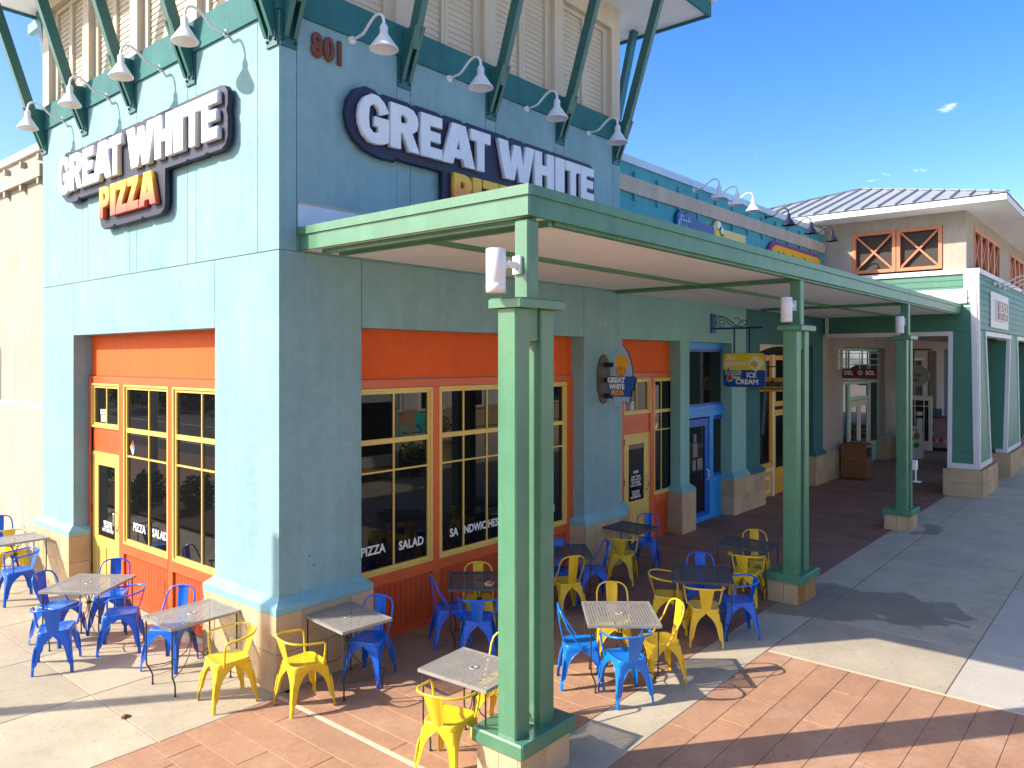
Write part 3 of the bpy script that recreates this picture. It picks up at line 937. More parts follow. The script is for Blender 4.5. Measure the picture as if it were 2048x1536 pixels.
# ------------------------------------------------------------------ big letter signs
LET = {
    'G': [[(1.0, .72), (.70, .62), (.66, .76), (.56, .83), (.44, .83), (.34, .74), (.31, .5), (.34, .28), (.46, .19), (.60, .20), (.66, .24), (.66, .36), (.52, .36), (.52, .56), (1.0, .56), (1.0, .06),
           (.85, .0), (.6, -.04), (.36, -.02), (.14, .12), (.02, .34), (.0, .52), (.05, .76), (.2, .94), (.42, 1.04), (.64, 1.03), (.84, .92)]],
    'R': [[(0, 0), (0, 1), (.55, 1), (.78, .96), (.92, .84), (.96, .68), (.91, .52), (.74, .42), (1.0, 0), (.64, 0), (.42, .38), (.34, .38), (.34, 0)],
          [(.34, .60), (.34, .80), (.48, .80), (.58, .75), (.60, .70), (.56, .63), (.46, .60)]],
    'E': [[(0, 0), (0, 1), (1, 1), (1, .76), (.42, .76), (.42, .62), (.92, .62), (.92, .39), (.42, .39), (.42, .24), (1, .24), (1, 0)]],
    'A': [[(0, 0), (.30, 1), (.70, 1), (1.0, 0), (.68, 0), (.63, .17), (.36, .17), (.31, 0)], [(.42, .37), (.57, .37), (.50, .68)]],
    'T': [[(.32, 0), (.32, .74), (0, .74), (0, 1), (1, 1), (1, .74), (.68, .74), (.68, 0)]],
    'W': [[(.18, 0), (0, 1), (.25, 1), (.33, .40), (.42, .95), (.60, .95), (.68, .40), (.76, 1), (1, 1), (.82, 0), (.58, 0), (.51, .46), (.43, 0)]],
    'H': [[(0, 0), (0, 1), (.36, 1), (.36, .64), (.64, .64), (.64, 1), (1, 1), (1, 0), (.64, 0), (.64, .38), (.36, .38), (.36, 0)]],
    'I': [[(0, 0), (0, 1), (1, 1), (1, 0)]],
    'P': [[(0, 0), (0, 1), (.55, 1), (.82, .96), (.97, .84), (1.0, .67), (.95, .50), (.8, .38), (.55, .34), (.36, .34), (.36, 0)],
          [(.36, .56), (.36, .78), (.5, .78), (.60, .73), (.62, .67), (.58, .59), (.48, .56)]],
    'Z': [[(0, 0), (0, .20), (.50, .76), (.06, .76), (.06, 1), (.98, 1), (.98, .82), (.46, .24), (1, .24), (1, 0)]],
}
ROW1 = [('G', .93, 1.37), ('R', 1.40, 1.86), ('E', 1.89, 2.25), ('A', 2.26, 2.86), ('T', 2.79, 3.17), ('W', 3.34, 4.13), ('H', 4.15, 4.60), ('I', 4.65, 4.87), ('T', 4.90, 5.30), ('E', 5.32, 5.67)]
ROW2 = [('P', 2.47, 2.80), ('I', 2.83, 2.99), ('Z', 3.01, 3.34), ('Z', 3.35, 3.68), ('A', 3.70, 4.17)]
BACK = [(.80, 6.32), (.83, 6.48), (.92, 6.61), (1.07, 6.68), (1.20, 6.67), (1.28, 6.63), (1.34, 6.655), (1.72, 6.655), (1.80, 6.63), (1.86, 6.655), (2.24, 6.655), (2.30, 6.63), (2.36, 6.655),
        (2.66, 6.655), (2.72, 6.63), (2.78, 6.655), (3.56, 6.655), (3.62, 6.63), (3.68, 6.655), (3.92, 6.655), (3.97, 6.63), (4.03, 6.655), (4.58, 6.655), (4.62, 6.635), (4.66, 6.655), (5.30, 6.655), (5.62, 6.655), (5.72, 6.63), (5.78, 6.56),
        (5.78, 6.42), (5.75, 6.36), (5.78, 6.28), (5.78, 6.05), (5.73, 5.97), (5.64, 5.93), (5.38, 5.93), (5.32, 5.95), (5.25, 5.93), (4.92, 5.93), (4.87, 5.95), (4.82, 5.93), (4.28, 5.93), (4.28, 5.50), (4.24, 5.42), (4.14, 5.38),
        (3.72, 5.38), (3.66, 5.41), (3.60, 5.38), (2.86, 5.38), (2.80, 5.41), (2.74, 5.38), (2.44, 5.38), (2.36, 5.42), (2.33, 5.50), (2.33, 5.93), (1.62, 5.93), (1.56, 5.95), (1.50, 5.90), (1.28, 5.90), (1.08, 5.94), (.92, 6.04), (.83, 6.16)]


def big_sign(label, M, origin, zoff=0.0):
    s_ = root('restaurant_sign', label, 'sign', origin, group='two big lettered restaurant signs')
    inner = Matrix.Translation(Vector(origin)) @ M
    me = curve_mesh([BACK], 0.03, 0.006); me.transform(Matrix.Translation((0, zoff, 0.075))); me.transform(inner)
    obj('backing', me, NAVY, s_)
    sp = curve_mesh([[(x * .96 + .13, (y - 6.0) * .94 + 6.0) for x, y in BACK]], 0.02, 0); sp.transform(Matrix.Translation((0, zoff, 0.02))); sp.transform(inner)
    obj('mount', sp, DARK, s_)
    for row, z0, h, m_ in ((ROW1, 6.045, .525, LETW), (ROW2, 5.505, .425, PIZG)):
        for ch, a, b in row:
            sp_ = [[(a + u * (b - a), z0 + v * h) for u, v in ring] for ring in LET[ch]]
            me = curve_mesh(sp_, 0.030, 0.004)
            me.transform(Matrix.Translation((0, zoff, 0.148))); me.transform(inner)
            obj('letter', me, m_, s_)
    return s_


sr = big_sign('large navy sign with bulky white letters on the shaded right face above the canopy', RIGHT, (0, 0, 0))
sl = big_sign('large navy sign with bulky white and orange letters on the sunlit left face', LEFT, (0, 6.63, 0), -0.03)

# ------------------------------------------------------------------ gooseneck lamps
def goose(m_shade, m_arm, label, group, scale=1.0):
    """local frame: wall at y=0, lamp sticks out to -y, reach 0.62"""
    t = root('gooseneck_lamp', label, 'lamp', group=group)
    s = scale
    obj('wall_plate', MB().lathe([(0, -0.03), (0.03, -0.035), (0.055, -0.012), (0.055, 0.0)], n=14, axis='y'), m_arm, t, world=False)
    p = [(0, -0.01, 0), (0, -0.10, 0.0), (0, -0.20, 0.01), (0, -0.25, 0.04), (0, -0.30, 0.08), (0, -0.36, 0.125), (0, -0.42, 0.155), (0, -0.47, 0.16), (0, -0.52, 0.145), (0, -0.555, 0.11), (0, -0.57, 0.06), (0, -0.57, 0.0)]
    obj('arm', MB().tube([(a, b * s, c * s) for a, b, c in p], 0.0165, 8), m_arm, t, world=False)
    c = (0, -0.57 * s, -0.12)
    pr = [(0.0, .145), (0.024, .145), (0.028, .14), (0.043, .115), (0.046, .112), (0.046, .03), (0.050, .028), (0.056, .02), (0.057, .018), (0.158, -.125), (0.163, -.130), (0.163, -.142), (0.159, -.142), (0.06, .0), (0.0, .01)]
    obj('shade', MB().lathe([(r * s, h * s) for r, h in pr], c, 20), m_shade, t, world=False)
    return t


lp = goose(WHITE, WHITE, 'x', 'white gooseneck lamps along the teal band of the tower')
spots = [('R', a, 7.215) for a in (0.96, 2.55, 4.16, 5.76)] + [('L', a, 7.275) for a in (1.06, 2.69, 4.32, 5.96)]
names = ['white gooseneck lamp nearest the 801 number on the shaded face', 'white gooseneck lamp on the shaded face, above the first E of the sign',
         'third white gooseneck lamp on the shaded face, above the big letter W', 'white gooseneck lamp at the far right end of the shaded face against the sky',
         'sunlit white gooseneck lamp nearest the tower corner, casting a round shade shadow', 'second sunlit white gooseneck lamp from the tower corner, above the second word of the sign',
         'third sunlit white gooseneck lamp from the tower corner, above the first word of the sign', 'leftmost sunlit white gooseneck lamp, against the blue sky']
for i, (f, a, z) in enumerate(spots):
    o = lp if i == 0 else copy_tree(lp)
    if f == 'R': o.location = (a, 0, z)
    else: o.location = (0, a, z); o.rotation_euler = (0, 0, -PI / 2)
    if f == 'L': o.scale = (1, 0.88, 1)
    o['label'] = names[i]
YR = 0.25
lab_w = ['first white gooseneck lamp on the low shop parapet, nearest the tower', 'middle one of the three white gooseneck lamps on the low shop parapet', 'third white gooseneck lamp on the low shop parapet, nearest the black lamps']
for i, a in enumerate((9.96, 10.82, 11.65)):
    o = copy_tree(lp); o.location = (a, YR, 7.03); o['label'] = lab_w[i]; o['group'] = 'white gooseneck lamps on the low shop parapet'
lab_b = ['black gooseneck lamp nearest the white lamps on the low shop parapet', 'middle one of the three black gooseneck lamps', 'black gooseneck lamp nearest the cream clerestory']
bl = goose(BLACK, BLACK, 'x', 'black gooseneck lamps above the orange roof sign')
for i, a in enumerate((13.75, 15.3, 16.95)):
    o = bl if i == 0 else copy_tree(bl)
    o.location = (a, YR, 7.0); o['label'] = lab_b[i]

# ------------------------------------------------------------------ low shop row
RX0, RX1 = TW + 0.01, 17.94
row = root('shop_row', 'low turquoise shop row with cream cornice band behind the canopy', 'building', (RX0, YR, 0))
D2 = YR + 0.25
rw = MB()
rw.box(RX0, YR, 4.705, RX1, 3.2, 7.15)
obj('upper_wall', rw, TEAL2, row)
rw = MB()
for a0, z0, a1, z1 in ((RX0, .9, 7.2, 3.88), (9.39, .9, 9.78, 3.88), (11.82, .9, 12.6, 3.88), (RX0, 3.88, 12.6, 4.70)):
    rw.box(a0, YR, z0, a1, D2 + 0.02, z1)
rw.box(RX0, D2 + 0.06, 0, 12.6, 3.2, 4.69)
obj('wall', rw, MINT, row)
rw = MB()
for a0, z0, a1, z1 in ((12.6, .9, 13.42, 3.9), (17.15, .9, 17.94, 3.9), (12.6, 3.9, 17.94, 4.70)):
    rw.box(a0, YR + 0.002, z0, a1, D2 + 0.02, z1)
rw.box(12.602, D2 + 0.06, 0, 17.94, 3.2, 4.69)
obj('wall', rw, DKTEAL, row, label='dark slate-teal wall of the mustard shopfront')
obj('cornice_band', MB().box(RX0, YR - 0.06, 6.55, RX1, YR - 0.002, 6.84), CREAMT, row)
cpg = MB()
x = RX0
while x < RX1 - 0.1:
    cpg.box(x, YR - 0.05, 7.08, min(x + 3.0, RX1) - 0.008, 3.2, 7.22); x += 3.0
obj('coping', cpg, COPING, row)
cm = MB().box(-0.035, -0.05, -0.06, 0.035, 0.0, 0.06).mesh('corbel'); cm.materials.append(TEAL2)
k = 0; x = 7.59
while x < RX1 - 0.1:
    inst('corbel', cm, row, (x, YR - 0.002, 6.90)); inst('corbel', cm, row, (x, YR - 0.002, 6.49))
    x += 0.842
for a0, a1 in ((RX0 - 0.0, 7.3), (9.29, 9.88), (11.72, 13.52), (17.05, 17.94)):
    plinth(row, a0 + (0.1 if a0 == RX0 else 0), YR - 0.1, a1, D2 + 0.01, 0.81, faces='flr', blk=0.45)
lg = MB(); ledge(lg, RX0 + 0.1, YR, 7.2, D2 - 0.05); obj('ledge', lg, LEDGE, row)
lg = MB(); ledge(lg, 9.39, YR, 9.78, D2 - 0.05); obj('ledge', lg, LEDGE, row)
lg = MB(); ledge(lg, 11.82, YR, 12.598, D2 - 0.05, open_sides='r'); obj('ledge', lg, LEDGE, row)
lg = MB(); ledge(lg, 12.602, YR, 13.42, D2 - 0.05, open_sides='l'); obj('ledge', lg, DKTEAL, row, label='dark teal painted ledge')
lg = MB(); ledge(lg, 17.15, YR, 17.93, D2 - 0.05, open_sides='r'); obj('ledge', lg, DKTEAL, row, label='dark teal painted ledge')
# second restaurant door bay (7.2 .. 9.39)
save = tw
tw = row
door_r = shopfront(rbox, 7.19, 9.60, [(8.70, 9.46, [9.03])], (7.60, 8.55, 1), dd=D2)
tw = save
obj('post_face', MB().box(7.2, D2 - 0.04, 0, 7.60, D2 + 0.02, 3.15), ORTRIM, row)
gr = D2 - 0.0075
text_on(row, 'Suite', (7.86, gr, 2.66), RIGHT, 0.10, ext=0.001, bold=0.003, sx=0.8)
text_on(row, '100', (7.84, gr, 2.55), RIGHT, 0.15, ext=0.001, bold=0.004, sx=0.8)
text_on(door_r, 'HOURS', (8.07, D2 - 0.010, 1.34), RIGHT, 0.07, ext=0.001, bold=0.002, align='CENTER', sx=0.8)
text_on(door_r, 'Sunday - Thursday\n11:00 am to 9:00 pm\nFriday & Saturday\n11:00 am to 10:00 pm', (8.07, D2 - 0.010, 1.26), RIGHT, 0.062, ext=0.001, bold=0.0015, align='CENTER', sx=0.72)
text_on(door_r, 'ELECTRONIC\nCIGARETTES\nNOT PERMITTED', (8.07, D2 - 0.010, 0.97), RIGHT, 0.058, ext=0.001, bold=0.0015, align='CENTER', sx=0.8)
hazard_diamond(row, lambda u, z, d: (u, gr - d, z), 8.84, 2.22)

# bright blue shopfront
bf = MB()
F = rbox
frame_rect(bf, F, 9.75, 0.0, 12.15, 3.93, 0.10, D2 - 0.06, D2 + 0.03)
frame_rect(bf, F, 9.85, 2.40, 12.05, 3.83, 0.09, D2 - 0.03, D2 + 0.03)
F(bf, 9.85, 2.26, 12.05, 2.40, D2 - 0.055, D2 + 0.03)
F(bf, 11.12, 0.1, 11.30, 2.26, D2 - 0.05, D2 + 0.03)
blue = obj('blue_shopfront', bf, BLUEP, row)
window(row, F, 9.94, 2.49, 11.96, 3.74, [], [], BLUED, 0.06, D2 + 0.02, GLASS2)
window(row, F, 11.30, 0.90, 11.98, 2.24, [], [], BLUED, 0.07, D2 + 0.02, GLASS2)
b = MB(); F(b, 11.30, 0.1, 12.05, 0.90, D2 - 0.03, D2 + 0.03); obj('panel', b, BLUEP, row)
for kx in range(10):
    b = MB(); z = 0.22 + kx * 0.04; F(b, 11.42, z, 11.94, z + 0.03, D2 - 0.042, D2 - 0.029); obj('louvre', b, BLUEP, row)
bd = MB(); frame_rect(bd, F, 10.02, 0.03, 11.10, 2.22, 0.16, D2 - 0.03, D2 + 0.02)
bdo = obj('door', bd, BLUED, row)
b = MB(); F(b, 10.18, 0.19, 10.94, 2.06, D2 - 0.006, D2 + 0.006); obj('pane', b, GLASS2, bdo)
obj('handle', MB().tube([(11.0, D2 - 0.03, 0.86), (11.0, D2 - 0.08, 0.88), (11.0, D2 - 0.085, 0.98), (11.0, D2 - 0.08, 1.08), (11.0, D2 - 0.03, 1.10)], 0.014, 6), WHITE, bdo)
for px_, pz, w_, h_ in ((10.42, 1.40, .2, .3), (10.40, 1.12, .14, .22), (10.62, 1.12, .24, .24), (10.45, 1.72, .12, .18)):
    b = MB(); F(b, px_, pz, px_ + w_, pz + h_, D2 - 0.0085, D2 - 0.0065); obj('notice', b, mat('grey_paper', (0.20, 0.22, 0.22), 0.8), bdo)
obj('infill', MB().box(9.75, D2 + 0.035, 0, 12.15, D2 + 0.055, 3.95), DARK, row)

# mustard shopfront
def Fq(mb, a0, z0, a1, z1, d0, d1): rbox(mb, a0, z0, a1, z1, d0, d1)
obj('infill', MB().box(13.3, D2 + 0.035, 0, 17.4, D2 + 0.055, 3.95), DARK, row)
ap = []
for i in range(13):
    t_ = i / 12; xx = 13.35 + t_ * 3.95
    ap.append((xx, 3.62 + 0.26 * math.sin(PI * t_)))
am = MB().prism([(13.35, 3.93)] + [(13.35, 3.80)] + [(x_, min(z_ + 0.16, 3.92)) for x_, z_ in ap] + [(17.3, 3.93)], lambda u, v, d: (u, d, v), D2 - 0.02, D2 + 0.03)
obj('spandrel', am, MUST, row)
a2 = MB()
for i in range(12):
    (x0_, z0_), (x1_, z1_) = ap[i], ap[i + 1]
    a2.hexa([(x0_, D2 - 0.04, z0_ - .02), (x1_, D2 - 0.04, z1_ - .02), (x1_, D2 + 0.02, z1_ - .02), (x0_, D2 + 0.02, z0_ - .02)],
            [(x0_, D2 - 0.04, z0_ + .15), (x1_, D2 - 0.04, z1_ + .15), (x1_, D2 + 0.02, z1_ + .15), (x0_, D2 + 0.02, z0_ + .15)])
obj('arch', a2, MUSTW, row)
for a, w_ in ((13.35, .05), (14.72, .14), (15.9, .14), (16.14, .0), (17.12, .12)):
    if w_:
        b = MB(); Fq(b, a, 0, a + w_, 3.64, D2 - 0.045, D2 + 0.02); obj('post', b, MUSTW, row)
for a0, a1 in ((13.40, 14.72), (16.04, 17.12)):
    for z in (0.66, 2.84):
        b = MB(); Fq(b, a0, z, a1, z + 0.09, D2 - 0.042, D2 + 0.02); obj('rail', b, MUSTW, row)
    window(row, Fq, a0, 2.93, a1, 3.62, [(a0 + a1) / 2] if a0 < 15 else [], [], MUST, 0.13, D2, GLASS2)
    window(row, Fq, a0, 0.75, a1, 2.84, [], [], MUST, 0.13, D2, GLASS2)
    b = MB(); Fq(b, a0, 0.02, a1, 0.66, D2 - 0.02, D2 + 0.02); obj('panel', b, MUST, row)
    b = MB(); frame_rect(b, Fq, a0 + 0.16, 0.10, a1 - 0.14, 0.54, 0.085, D2 - 0.035, D2 - 0.019); obj('moulding', b, MUSTW, row)
b = MB(); Fq(b, 14.86, 0.02, 15.9, 2.2, D2 - 0.02, D2 + 0.02)
dd_ = obj('door', b, MUST, row)
b = MB(); Fq(b, 15.0, 0.7, 15.76, 2.05, D2 - 0.027, D2 - 0.019); obj('pane', b, GLASS2, dd_)
window(row, Fq, 14.86, 2.3, 15.9, 3.62, [], [], MUST, 0.12, D2, GLASS2)
text_on(row, 'Nathan\'s', (16.22, D2 - 0.012, 0.98), RIGHT, 0.2, m=mat('lime_vinyl', (0.5, 0.6, 0.05), 0.6), ext=0.001, bold=0.006, sx=0.9, shear=0.3)


# ------------------------------------------------------------------ roof signs of the shop row
def rs(name, label, cat='sign', loc=(0, 0, 0), group=None):
    return root(name, label, cat, loc, group=group)


s = rs('roof_sign', 'blue and yellow ice cream and popcorn wall sign peeping over the canopy', loc=(10.5, YR, 6.0))
yq = YR - 0.06
me = curve_mesh([[(9.10, 5.9), (9.10, 6.38), (9.22, 6.50), (9.38, 6.44), (9.50, 6.46), (9.60, 6.50), (9.76, 6.46), (9.82, 6.36), (10.72, 6.36), (10.72, 5.9)]], 0.03, 0.004); place(me, RIGHT, (0, yq, 0)); obj('backing', me, SIGNB, s)
text_on(s, 'dippin', (9.14, yq - 0.038, 6.14), RIGHT, 0.36, m=mat('pale_cyan', (0.45, 0.62, 0.70), 0.5), ext=0.006, bold=0.022, sx=0.62, shear=0.15)
text_on(s, 'dippin', (9.16, yq - 0.05, 6.15), RIGHT, 0.34, m=mat('deep_cyan', (0.02, 0.18, 0.30), 0.5), ext=0.006, bold=-0.004, sx=0.63, shear=0.15)
text_on(s, 'ice cream', (9.96, yq - 0.038, 6.02), RIGHT, 0.22, ext=0.004, bold=0.006, sx=0.72)
me = curve_mesh([[(10.76, 5.9), (10.76, 6.38), (10.84, 6.50), (10.98, 6.52), (11.08, 6.44), (11.16, 6.36), (12.35, 6.36), (12.35, 6.12), (12.55, 6.12), (12.55, 5.9)]], 0.03, 0.004); place(me, RIGHT, (0, yq, 0)); obj('backing', me, mat('pale_yellow_sign', (0.80, 0.66, 0.22), 0.5), s)
for cx_, cz_, r_ in ((10.96, 6.40, .10), (11.06, 6.30, .11), (10.92, 6.22, .12), (11.14, 6.14, .12)):
    me = curve_mesh([arc(cx_, cz_, r_, 0, 350, 12)], 0.006); place(me, RIGHT, (0, yq - 0.045, 0)); obj('popcorn_puff', me, WHITE if r_ != .12 else SIGNY, s)
text_on(s, 'doc popcorn', (11.24, yq - 0.038, 6.04), RIGHT, 0.2, m=VINYL, ext=0.004, bold=0.008, sx=0.95)

s = rs('roof_sign', 'rounded orange wall sign with green script and a Since 1916 plate', loc=(15.8, YR, 6.0))
ol = [(13.70, 5.6)] + arc(14.15, 6.0, 0.45, 180, 90, 6) + arc(17.1, 5.98, 0.45, 88, 0, 6) + [(17.55, 5.6)]
me = curve_mesh([ol], 0.035, 0.004); place(me, RIGHT, (0, yq, 0)); obj('backing', me, mat('purple_edge', (0.28, 0.03, 0.22), 0.5), s)
ol2 = [(13.80, 5.6)] + arc(14.17, 5.99, 0.37, 180, 90, 6) + arc(17.08, 5.97, 0.37, 88, 0, 6) + [(17.45, 5.6)]
me = curve_mesh([ol2], 0.012, 0.0); place(me, RIGHT, (0, yq - 0.05, 0)); obj('face', me, mat('amber_sign', (0.86, 0.46, 0.02), 0.45), s)
text_on(s, 'Nathan\'s', (14.1, yq - 0.066, 5.78), RIGHT, 0.62, m=mat('dark_green_print', (0.01, 0.13, 0.07), 0.5), ext=0.003, bold=0.016, sx=1.0, shear=0.25)
me = curve_mesh([rrect(15.62, 5.86, 16.55, 6.14, 0.06)], 0.006); place(me, RIGHT, (0, yq - 0.075, 0)); obj('plate', me, WHITE, s)
text_on(s, 'Since 1916', (15.68, yq - 0.084, 5.93), RIGHT, 0.19, m=mat('red_print', (0.5, 0.03, 0.03), 0.5), ext=0.001, bold=0.002, sx=0.86)

# ------------------------------------------------------------------ canopy
cz0, cz1 = 4.69, 4.94
cn = root('walkway_canopy', 'long green steel walkway canopy with white soffit along the shopfronts', 'canopy', (0.24, 0, 4.7))
CY0, CY1, CX0, CX1 = -3.22, 0.0, 0.24, 17.93
fm = MB()
fm.box(CX0, CY0, cz0, CX0 + 0.04, -0.002, cz0 + 0.165)
fm.box(CX0 - 0.022, CY0 - 0.022, cz0 + 0.165, CX0 + 0.04, -0.002, cz1)
obj('end_fascia', fm, GREEN, cn)
fm = MB()
x = CX0 + 0.0
segs = [CX0 + 0.04, 7.0, 12.6, CX1]
for a, b in zip(segs[:-1], segs[1:]):
    fm.box(a + (0.006 if a > 1 else 0), CY0, cz0, b, CY0 + 0.04, cz0 + 0.165)
    fm.box(a + (0.006 if a > 1 else 0), CY0 - 0.022, cz0 + 0.165, b, CY0 + 0.04, cz1)
obj('front_fascia', fm, GREEN2, cn)
obj('deck', MB().box(CX0 + 0.04, CY0 + 0.04, cz0 + 0.10, TW, -0.002, cz1 - 0.03).box(TW, CY0 + 0.04, cz0 + 0.10, CX1, YR - 0.002, cz1 - 0.03), ROOFM, cn)
obj('soffit', MB().box(CX0 + 0.04, CY0 + 0.04, cz0 + 0.012, TW + 0.005, -0.003, cz0 + 0.098).box(TW + 0.005, CY0 + 0.04, cz0 + 0.012, CX1, YR - 0.003, cz0 + 0.098), SOFFIT, cn)
for xx in (0.40, 0.62):
    obj('beam', MB().box(xx - 0.028, CY0 + 0.06, cz0 - 0.04, xx + 0.028, -0.25, cz0 + 0.011), GREEN, cn)
for xx in (6.62, 12.85):
    obj('beam', MB().box(xx - 0.05, CY0 + 0.06, cz0 - 0.05, xx + 0.05, -0.02, cz0 + 0.011), GREEN2, cn)
for yy in (-1.62,):
    obj('beam', MB().box(0.66, yy - 0.03, cz0 - 0.035, 6.56, yy + 0.03, cz0 + 0.011), GREEN2, cn)
    obj('beam', MB().box(6.68, yy - 0.03, cz0 - 0.035, 12.79, yy + 0.03, cz0 + 0.011), GREEN2, cn)
    obj('beam', MB().box(12.91, yy - 0.03, cz0 - 0.035, 17.9, yy + 0.03, cz0 + 0.011), GREEN2, cn)
obj('edge_beam', MB().box(0.66, CY0 + 0.045, cz0 - 0.03, CX1, CY0 + 0.12, cz0 + 0.011), GREEN2, cn)
fl = MB().prism([(0.232, 4.952), (0.232, 5.22), (1.19, 5.22), (1.6, 5.22), (1.6, 4.952)], lambda u, v, d: (u, d, v), -0.008, -0.001)
flo = obj('flashing', fl, COPING, cn)
fb = MB().box(0.23, -0.016, 5.205, 1.6, -0.008, 5.228)
for k in range(9): fb.box(0.27 + k * 0.15, -0.021, 5.212, 0.28 + k * 0.15, -0.016, 5.222)
obj('trim_bar', fb, CREAMT, flo)


def column(x0, label, mp, ms, rust=()):
    """local origin at ground, stone block x0.. x0+0.65"""
    t = root('canopy_column', label, 'column', (x0, -3.25, 0), group='green canopy columns')
    y0, y1 = -3.25, -2.78
    zs = 0.31
    plinth(t, x0, y0, x0 + 0.66, y1, zs, course=0.4, blk=0.30, faces='flr', rust=rust)
    pl = MB().cbox(x0 - 0.04, y0 - 0.05, zs, x0 + 0.70, y1 + 0.04, zs + 0.115, 0.014)
    obj('base_plate', pl, mp, t)
    ya, yb = -3.20, -3.00
    yc = -2.88
    for a in (x0 + 0.0, x0 + 0.33):
        pb = MB().cbox(a, ya, zs + 0.115, a + 0.185, yb, 3.93, 0.012)
        obj('post', pb, mp, t)
    obj('gusset', MB().box(x0 + 0.185, ya + 0.03, 3.66, x0 + 0.33, yb - 0.03, 3.93), mp, t)
    cpb = MB()
    cpb.cbox(x0 - 0.045, -3.29, 3.925, x0 + 0.56, -2.93, 4.005, 0.014)
    obj('cap', cpb, mp, t)
    obj('upper_post', MB().cbox(x0 + 0.155, -3.20, 4.005, x0 + 0.305, -3.05, 4.66, 0.012), mp, t)
    return t


column(0.11, 'nearest green canopy column, in the foreground in front of the tower', GREEN, STONE)
column(6.33, 'middle green canopy column, on a rust-stained stone base', GREEN2, STONE, rust='f')
column(12.5, 'far green canopy column with a white dispenser strapped to it', GREEN2, STONE)
C0 = 0.11


def can_light(x, y, label):
    t = root('can_light', label, 'light', (x, y, 4.05), group='white can lights on the canopy columns')
    c = MB().lathe([(0, 4.39), (0.076, 4.39), (0.08, 4.385), (0.08, 4.12), (0.076, 4.116), (0.08, 4.112), (0.08, 4.04), (0.067, 4.04), (0.064, 4.10), (0, 4.10)], (x, y, 0), 28)
    obj('housing', c, WHITE, t)
    k = MB().tube([(x + 0.07, y, 4.28), (x + 0.19, y, 4.28)], 0.028, 10)
    k.box(x + 0.15, y - 0.02, 4.252, x + 0.265, y + 0.02, 4.308)
    obj('knuckle', k, WHITE, t)
    obj('mount', MB().box(x + 0.255, y - 0.04, 4.21, x + 0.284, y + 0.04, 4.36), WHITE, t)
    return t


can_light(C0 + 0.155 - 0.285, -3.10, 'white can light on the nearest canopy column')
can_light(6.33 + 0.155 - 0.285, -3.105, 'white can light on the middle canopy column')
can_light(12.5 + 0.155 - 0.285, -3.105, 'white can light on the far canopy column')
dp = root('dispenser', 'white dispenser strapped to the far canopy column', 'dispenser', (12.95, -3.25, 1.3))
xd = 12.90
obj('body', MB().cbox(xd, -3.30, 1.22, xd + 0.11, -3.205, 1.42, 0.01), WHITE, dp)
obj('bracket', MB().box(xd + 0.02, -3.29, 0.98, xd + 0.05, -3.26, 1.22), WHITE, dp)
obj('drip_tray', MB().box(xd - 0.0, -3.36, 0.965, xd + 0.12, -3.22, 0.985), WHITE, dp)

# ------------------------------------------------------------------ hanging signs
# surfboard sign on the tower pier
ss = root('hanging_surfboard_sign', 'light blue surfboard shaped pizza sign projecting from the tower pier', 'sign', (6.2, 0, 3.2))
me = curve_mesh([arc(6.2, 3.18, 0.19, 0, 354, 28, ry=0.41)], 0.012, 0.003); place(me, RIGHT, (0, -0.014, 0)); obj('wall_plate', me, mat('sign_plate_brown', (0.10, 0.075, 0.06), 0.6), ss)
for z in (3.42, 3.16, 2.90):
    obj('arm', MB().box(6.19, -0.24, z - 0.04, 6.235, -0.028, z + 0.04), BLACK, ss)
# board outline in (y distance from wall, z)
def YM(x):     # XY-plane mesh -> plane x=const facing -X, u grows away from the wall
    return Matrix.Translation((x, 0, 0)) @ LEFT
bo = [(.20, 2.98), (.22, 2.86), (.25, 2.72), (.27, 2.66), (.285, 2.74), (.32, 2.71), (.335, 2.79), (.38, 2.755), (.40, 2.83), (.44, 2.78), (.465, 2.83), (.49, 2.77), (.515, 2.80), (.53, 2.90), (.56, 3.08), (.575, 3.22), (.56, 3.38), (.53, 3.50), (.48, 3.62), (.42, 3.71), (.36, 3.75), (.31, 3.70), (.25, 3.58), (.22, 3.45), (.20, 3.3)]
def layer(pts, m_, x, name, t=0.004, bev=0.0):
    me = curve_mesh([pts], t, bev); me.transform(YM(x)); return obj(name, me, m_, ss)
layer([(u + 0.012 * (1 if u > .38 else -1), z) for u, z in bo], BLACK, 6.215, 'outline', 0.012)
layer(bo, mat('pale_blue_board', (0.36, 0.52, 0.68), 0.45), 6.197, 'board', 0.008)
layer(arc(.38, 3.46, .13, 0, 350, 22), mat('sun_disc_orange', (0.80, 0.42, 0.04), 0.5), 6.187, 'sun_disc', 0.002)
layer(arc(.36, 3.32, .10, 0, 350, 18, ry=.08), mat('crust_brown', (0.50, 0.22, 0.05), 0.5), 6.183, 'pizza_disc', 0.002)
layer(arc(.36, 3.325, .08, 0, 350, 18, ry=.062), mat('cheese_orange', (0.80, 0.36, 0.03), 0.5), 6.178, 'pizza_disc', 0.002)
for u_, z_ in ((.32, 3.33), (.37, 3.30), (.39, 3.35), (.35, 3.36)):
    layer(arc(u_, z_, .014, 0, 350, 8), mat('pepperoni_red', (0.5, 0.03, 0.02), 0.5), 6.174, 'pepperoni', 0.002)
bn = [(.10, 3.22), (.60, 3.22), (.64, 3.20), (.64, 3.12), (.60, 3.09), (.60, 3.02), (.56, 2.99), (.56, 2.92), (.53, 2.90), (.16, 2.90), (.14, 2.98), (.12, 3.08), (.10, 3.14)]
layer([(u + (0.018 if u > .4 else 0), z + (0.010 if z > 3.1 else -0.006)) for u, z in bn], BLACK, 6.190, 'banner_outline', 0.008)
layer(bn, mat('banner_blue', (0.01, 0.10, 0.38), 0.45), 6.178, 'banner', 0.006)
